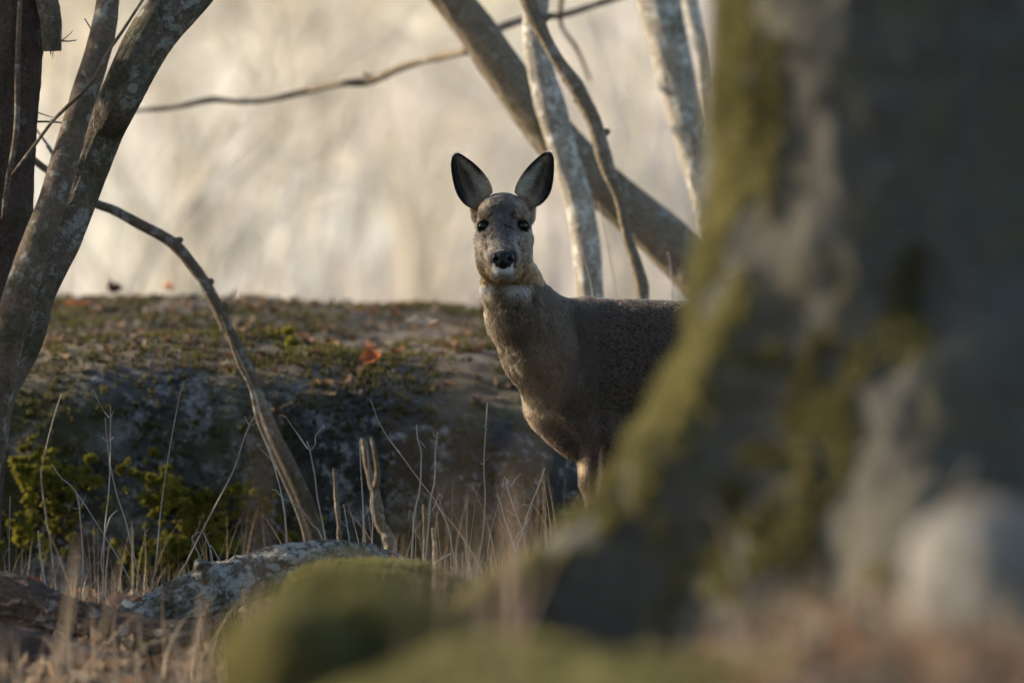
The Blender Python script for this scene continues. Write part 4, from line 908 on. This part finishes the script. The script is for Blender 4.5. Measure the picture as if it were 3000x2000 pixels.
patch('grass', -1.1, .35, 19.7, 21.1, 140, .30, .0016, 11, pal=[(.42, .34, .25), (.36, .28, .20), (.30, .22, .16)], lean=.18, curl=.22, seg=8, label='taller thin pale straw stalks between the dry stems and the boulder')
patch('grass', -.42, .22, 16.3, 18.7, 110, .36, .0030, 12, pal=[(.34, .25, .18), (.27, .19, .14)], lean=.12, curl=.15, seg=7, label='loose brown stalks in front of the legs of the deer')
patch('grass', -1.05, -.25, 16.2, 18.2, 200, .20, .003, 2, label='dry grass in front of the rotting log at lower left')
patch('grass', -.3, 1.3, 12.0, 13.2, 200, .12, .005, 3, pal=[(.24, .19, .13), (.19, .14, .10)], label='soft dry grass at the foot of the huge trunk')
patch('grass', .2, .9, 10.6, 12.2, 240, .11, .005, 4, label='dry brown grass tufts at lower right')
patch('grass', .1, 3, 18, 24, 1200, .22, .004, 6, label='dry grass under and behind the deer')

# ------------------------------------------------------------------ unseen spruces added past the left edge to shade deer and left trunks
def spruce(x, y, hgt, rad, n, seed, label):
    rs = np.random.default_rng(seed); z0 = hz(x, y); t = empty('added_shade_spruce', (x, y, z0), label=label, cat='tree')
    m = MB(); m.tube([(x, y, z0-.1), (x+.02, y, z0+hgt*.6), (x, y, z0+hgt)], [.05, .03, .008], 10, 20, .1, 20); m.build('trunk', M['bark_dark'], t)
    m = MB(); Vs = []
    for i in range(n):
        f = rs.uniform(.05, .97); a = rs.uniform(0, 6.283); L_ = rad*(1-f)**.6*rs.uniform(.6, 1.1)+.08; b0 = np.array([x, y, z0+hgt*f]); dr = np.array([math.cos(a), math.sin(a), rs.uniform(-.25, .15)])
        e = b0+dr*L_; m.tube([b0, (b0+e)/2+np.array([0, 0, -.02]), e], [.006, .004, .002], 4, 5)
        k_ = int(110*L_/rad)+20; tt = rs.uniform(.15, 1, k_)[:, None]; p = b0+(e-b0)*tt; w_ = dr+rs.normal(size=(k_, 3))*.8; w_ /= np.linalg.norm(w_, axis=1)[:, None]
        s_ = np.cross(w_, [0, 0, 1.]); s_ /= np.linalg.norm(s_, axis=1)[:, None]+1e-9; l2 = rs.uniform(.05, .10, (k_, 1))
        Vs.append(np.stack([p-s_*.008, p+s_*.008, p+w_*l2], 1))
    m.build('branches', M['bark_dark'], t, kind='stuff')
    Vs = np.concatenate(Vs).reshape(-1, 3); mesh_obj('needles', Vs, np.arange(len(Vs)).reshape(-1, 3), M['needle'], t, smooth=False, kind='stuff')
M['needle'] = mat_leafy('spruce needles', (.03, .05, .015), (.06, .085, .03), .3, 8.)
spruce(-2.55, 19.85, 3.5, .62, 210, 6, 'taller unseen spruce added outside the left edge to keep the grey trunks in shade')
spruce(-2.0, 20.42, 2.7, .50, 230, 5, 'young unseen spruce added just beyond the left edge to shade the deer')
patch('grass', -.085, .01, 12.6, 13.6, 16, .40, .0045, 14, pal=[(.40, .29, .22), (.34, .25, .19)], lean=.08, curl=.12, seg=8, label='few soft brown blades rising between the blurred moss hump and the root')
patch('grass', -.62, -.33, 14.2, 15.4, 26, .30, .0032, 15, pal=[(.40, .31, .23), (.33, .25, .19)], lean=.14, curl=.15, seg=8, label='soft leaning blades low at the left in front of the logs')
# single blurred blades near the lens
for lab, d, wdt, pp in (
  ('soft brown grass blade smeared over the boulder left of the deer', 9.0, .0040, [(1350, 2300), (1345, 1700), (1352, 1300), (1345, 930)]),
  ('soft tan blade whose tip covers the neck of the deer', 10.2, .0050, [(1480, 2300), (1500, 1800), (1540, 1400), (1625, 970)]),
  ('faint upright blade over the dark boulder left of the soft brown one', 9.0, .0030, [(1225, 2300), (1220, 1700), (1215, 1350), (1200, 1180)]),
  ('soft straight blade over the lower part of the arching sapling', 11.5, .0030, [(745, 2250), (750, 1650), (765, 1320), (790, 1180)]),
  ('blurred leaning blade in the lower left corner', 15.5, .005, [(120, 2100), (180, 1850), (215, 1650), (225, 1560)]),
  ('bright slanting blade crossing the rotting log', 16.0, .004, [(130, 2080), (190, 1880), (215, 1740), (228, 1600)]),
  ('leaning blade in front of the middle of the rotting log', 16.2, .004, [(215, 2080), (290, 1880), (320, 1760), (365, 1590)]),
  ('upright blade below the lichened log', 15.0, .005, [(560, 2100), (575, 1920), (590, 1780), (600, 1690)])):
    q = catmull(PA([(a_, b_, d) for a_, b_ in pp]), 24); q[0, 2] = min(q[0, 2], hz(q[0, 0], q[0, 1])-.01); t = np.linspace(0, 1, 24)[:, None]; s_ = np.array([[.96, .28, 0]])*wdt*(1-t**3*.8)*.5
    V_ = np.concatenate([q-s_, q+np.array([[0, -.001, 0]]), q+s_]); i = np.arange(23)
    F_ = np.vstack([np.stack([i, i+24, i+25, i+1], -1), np.stack([i+24, i+48, i+49, i+25], -1)])
    mesh_obj('grass_blade', V_, F_, M['straw'], cols=np.ones((len(V_), 3))*np.array([.34, .25, .17]), label=lab, cat='grass blade')
for lab, d, r, pp in (
  ('blurred stem hooked over at the top in front of the shaded trunk', 11.0, 8, [(2600, 1780), (2625, 1560), (2665, 1400), (2715, 1250), (2770, 1205), (2815, 1240)]),
  ('short blurred stem left of the hooked one', 11.2, 8, [(2560, 1700), (2570, 1500), (2580, 1300)]),
  ('blurred stem slanting across the lower right of the trunk', 12.6, 12, [(2200, 1800), (2160, 1650), (2120, 1530), (2080, 1480)]),
  ('faint leaning stem at the right in front of the stone', 12.0, 10, [(2740, 1560), (2800, 1440), (2850, 1360)])):
    m = MB(); a = np.array([(x, y, d) for x, y in pp], float); m.tube(PA(a), np.linspace(r, r*.6, len(a))*K*d, 8, 30, .05, 20, 1, 3); m.build('dead_stem', M['bark_mid'], label=lab, cat='dry stem')

# ------------------------------------------------------------------ huge foreground trunk with its roots
g = SDF(nonuni([(-.30, 1.05, 130)]), nonuni([(12.6, 14.8, 150)]), nonuni([(.0, 1.75, 150)]))
def G_(px, py, d): return P(px, py, d)
TD = 13.75
def gc(a, b, r1, r2, k=.05): g.cone(G_(*a), G_(*b), r1*K*13.5, r2*K*13.5, k)
gc((2610, -900, TD), (2600, 300, TD), 515, 520); gc((2600, 300, TD), (2600, 800, TD), 505, 545); gc((2600, 800, TD), (2590, 1900, TD), 540, 640, .08)
gc((2250, 760, TD-.12), (2170, 1120, TD-.15), 120, 140, .06); gc((2175, 1120, TD-.15), (2015, 1375, TD-.15), 130, 115, .05)
gc((2015, 1375, TD-.15), (1775, 1630, TD-.14), 115, 98, .06); gc((1775, 1630, TD-.14), (1500, 1800, TD-.2), 98, 82, .05); gc((1500, 1800, TD-.2), (1250, 1925, TD-.3), 88, 82, .05)
gc((1720, 1800, TD-.1), (1400, 2050, TD-.15), 190, 190, .07)
gc((2110, 1450, TD-.1), (1850, 1950, TD-.1), 200, 200, .10)
gc((2080, 1250, TD), (1900, 1800, TD+.1), 170, 170, .08)
gc((2660, 950, TD-.02), (2500, 1900, TD-.12), 450, 560, .06)
gc((2700, 1250, TD-.30), (2720, 1750, TD-.42), 130, 170, .12); gc((2900, 1100, TD-.25), (3000, 1700, TD-.3), 150, 160, .12)
V, F = g.mesh()
N_ = vnormals(V, F); q_ = V*np.array([7, 7, 1.3])
dsp = .012*fbm(q_, 51, 4)+.006*(1-np.abs(fbm(V*np.array([11, 11, 2.2]), 55, 3))*3).clip(0, 1)+.012*fbm(V*22, 57, 3)
V = V+N_*dsp[:, None]
bt = empty('tree', (G_(2600, 1900, TD)[0], 13.75, .2), label='huge mossy tree trunk filling the right side of the picture, out of focus', cat='tree')
mesh_obj('trunk', V, F, M['bark_big'], bt, uv=np.column_stack([V[:, 0]+V[:, 1], V[:, 2]]))
def big_moss(p, N):
    edge = (N[:, 0] < -.38) & (fbm(p*np.array([9, 9, 3]), 81, 3) > .06)
    root = (N[:, 2] > .35) & (p[:, 2] < .75) & (fbm(p*9, 83, 2) > -.55) & (p[:, 0] < .42)
    streak = (fbm(p*np.array([9, 9, 1.6]), 85, 3) > .34)
    return edge | root | streak
tufts('moss', V, F, 80000, big_moss, M['moss_near'], .016, .0045, bt, kind='stuff')

# mossy humps in the foreground
def hump(px, py, d, rx, rz, ry, mat, seed, disp=.26, name='mossy_rock', n=70, **k):
    v, f = sphere_vf(np.zeros(3), 1., n, n//2); c = P(px, py, d)
    r = 1+disp*fbm(v*1.7+seed, seed, 3)+disp*.4*fbm(v*6+seed, seed+2, 3)
    V_ = v*r[:, None]*np.array([rx, ry, rz])+c; low = V_[:, 2] < c[2]; V_[low, 2] = c[2]-(c[2]-V_[low, 2])*4
    return mesh_obj(name, V_, f, mat, **k), V_, f
for i, (px, py, d, rx, rz, ry, lab) in enumerate((
    (1030, 1930, 11.8, .130, .100, .16, 'rounded mossy rock blurred at the bottom, left of the root'),
    (840, 1990, 11.6, .075, .085, .13, 'low mossy hump against the left side of the rounded mossy rock'),
    (1110, 1735, 18.3, .17, .055, .2, 'small dull green mossy rock behind the blurred hump, under the stems'),
    (2050, 2150, 11.2, .34, .08, .3, 'low flat mossy hump along the bottom edge below the trunk'),
    (1500, 2110, 11.4, .22, .08, .3, 'dark mossy hump at the bottom edge under the root'))):
    o, v, f = hump(px, py, d, rx, rz, ry, M['moss_near'], 120+i, label=lab, cat='rock')
    tufts('moss', v, f, 9000 if d < 16 else 6000, lambda p, N: (N[:, 2] > -.1) & (fbm(p*7, 91+i, 2) > -.45), M['moss_near'], .014, .004, o, kind='stuff')
hump(2890, 1655, 11.2, .095, .078, .12, M['stone'], 133, .10, 'stone', label='pale grey stone with a sunlit face at the lower right', cat='stone')

# ------------------------------------------------------------------ sunlit rough slope far behind
def far_growth(name, n, x0, x1, y0, y1, h, wd, pal, seed, thr=-2, label=''):
    r_ = np.random.default_rng(seed); y = r_.uniform(y0, y1, n); x = r_.uniform(x0, x1, n)*(y/60)
    f_ = fbm(np.stack([x*.9, y*.25, 0*x], -1), seed+400, 3); k_ = f_ > thr; x, y, f_ = x[k_], y[k_], f_[k_]
    b = np.stack([x, y, H(x, y)-.05], -1); c = straw_cols(len(x), r_, pal, .15)
    v1 = fbm(np.stack([x*.85-.12*y, y*.16, 0*x], -1), 777, 3)[:, None]; v2 = fbm(np.stack([x*.8+9, y*.1, 0*x], -1), 778, 2)[:, None]
    c = np.clip(c*(1+.9*v1)*(1+v2*np.array([[.10, 0, -.30]])), 0, .92)
    return blades(name, b, h*(1+.5*f_), wd, c, seed, lean=.4, curl=.7, seg=4, leanx=.45, label=label)
far_growth('dry_reeds', 26000, -9, 9, 50, 90, 1.2, .05, [(.81, .725, .63), (.78, .695, .605), (.84, .765, .67)], 201, -.02, 'pale straw coloured reeds on the sunlit slope far behind')
far_growth('dry_brush', 17000, -9, 9, 46, 92, .8, .06, [(.70, .63, .57), (.72, .65, .58), (.66, .61, .57)], 202, -.35, 'greyish brown brush on the sunlit slope far behind')
far_growth('dry_reeds', 9000, -30, -9, 50, 90, 1.2, .08, [(.80, .715, .605), (.77, .685, .58)], 203, -.2, 'straw coloured reeds on the slope beyond the left edge')
far_growth('dry_reeds', 9000, 9, 30, 50, 90, 1.2, .08, [(.80, .715, .605), (.77, .685, .58)], 204, -.2, 'straw coloured reeds on the slope beyond the right edge')
# bare shrubs with arching branches
def shrub(px, py, d, hgt, n, spread, mat, seed, label, thin=1.):
    rs = np.random.default_rng(seed); c = P(px, py, d); m = MB(); base = np.array([c[0], c[1], hz(c[0], c[1])-.05])
    for i in range(n):
        a = rs.uniform(0, 6.283); l = hgt*rs.uniform(.6, 1.2); s_ = spread*rs.uniform(.2, 1); dx = np.array([math.cos(a), math.sin(a), 0])
        top = base+np.array([0, 0, l])+dx*s_*l
        if rs.random() < .5: top2 = top+dx*l*.4+np.array([0, 0, -.15*l])
        else: top2 = top+dx*l*.1+np.array([0, 0, .2*l])
        mid = base+np.array([0, 0, l*.55])+dx*s_*l*.3; r = rs.uniform(.012, .035)*thin
        m.tube([base+dx*.08, mid, top, top2], [r, r*.8, r*.5, r*.15], 5, 14)
        for b in range(3):
            q = mid+(top-mid)*rs.uniform(0, 1); a2 = rs.uniform(0, 6.283); e = q+np.array([math.cos(a2)*.4, math.sin(a2)*.4, rs.uniform(.1, .6)])*l*.35; m.tube([q, (q+e)/2+np.array([0, 0, .05]), e], [r*.4, r*.3, r*.1], 4, 6)
    return m.build('bare_shrub', mat, label=label, cat='shrub', group='bare shrubs on the slope far behind')
for i, (px, py, d, h, n, sp, mt, lab) in enumerate((
    (1850, 700, 48, 1.6, 14, .9, 'bark_pale', 'blurred pale shrub with arching branches far behind, between the leaning trunk and the lichened trunk'),
    (620, 760, 50, 2.2, 12, .5, 'bark_pale', 'blurred pale shrub far behind, above the middle of the boulder'),
    (980, 780, 56, 2.0, 14, .6, 'bark_pale', 'blurred brown shrub far behind, between the boulder and the thin branch'),
    (1230, 720, 46, 1.5, 12, .7, 'bark_pale', 'blurred pale shrub far behind, just left of the head of the deer'),
    (330, 560, 54, 2.4, 14, .5, 'bark_pale', 'blurred pale shrub far behind, right of the left tree'),
    (780, 300, 70, 2.4, 16, .6, 'bark_pale', 'blurred grey brown shrub high on the slope left of centre'),
    (1150, 300, 74, 2.6, 16, .6, 'bark_pale', 'blurred grey brown shrub high on the slope above the deer'),
    (470, 700, 44, 1.5, 16, .9, 'x', 'blurred pale shrub low behind the crest of the boulder, right of the arching sapling'),
    (900, 640, 52, 2.2, 16, .8, 'x', 'blurred pale shrub far behind in the middle of the gap left of the deer'),
    (1330, 420, 60, 2.2, 14, .9, 'x', 'blurred pale shrub far behind directly above the ears of the deer'),
    (1880, 480, 52, 2.0, 14, 1.1, 'x', 'blurred pale shrub far behind, arching left of the lichened trunk'),
    (560, 260, 66, 2.6, 16, .9, 'x', 'blurred pale shrub high on the slope above the left end of the thin branch'),
    (140, 520, 33, 1.6, 9, .9, 'bark_mid', 'faint twiggy shrub behind the gap between the left trunks'),
    (700, 640, 36, 1.5, 8, .9, 'bark_mid', 'faint twiggy shrub rising behind the arching sapling'),
    (1980, 640, 34, 1.7, 9, 1.0, 'bark_mid', 'faint twiggy shrub behind the lichened trunk'))):
    shrub(px, py, d, h, n, sp, M['pale_twig'], 300+i, lab, .45 if d < 40 else 1.)
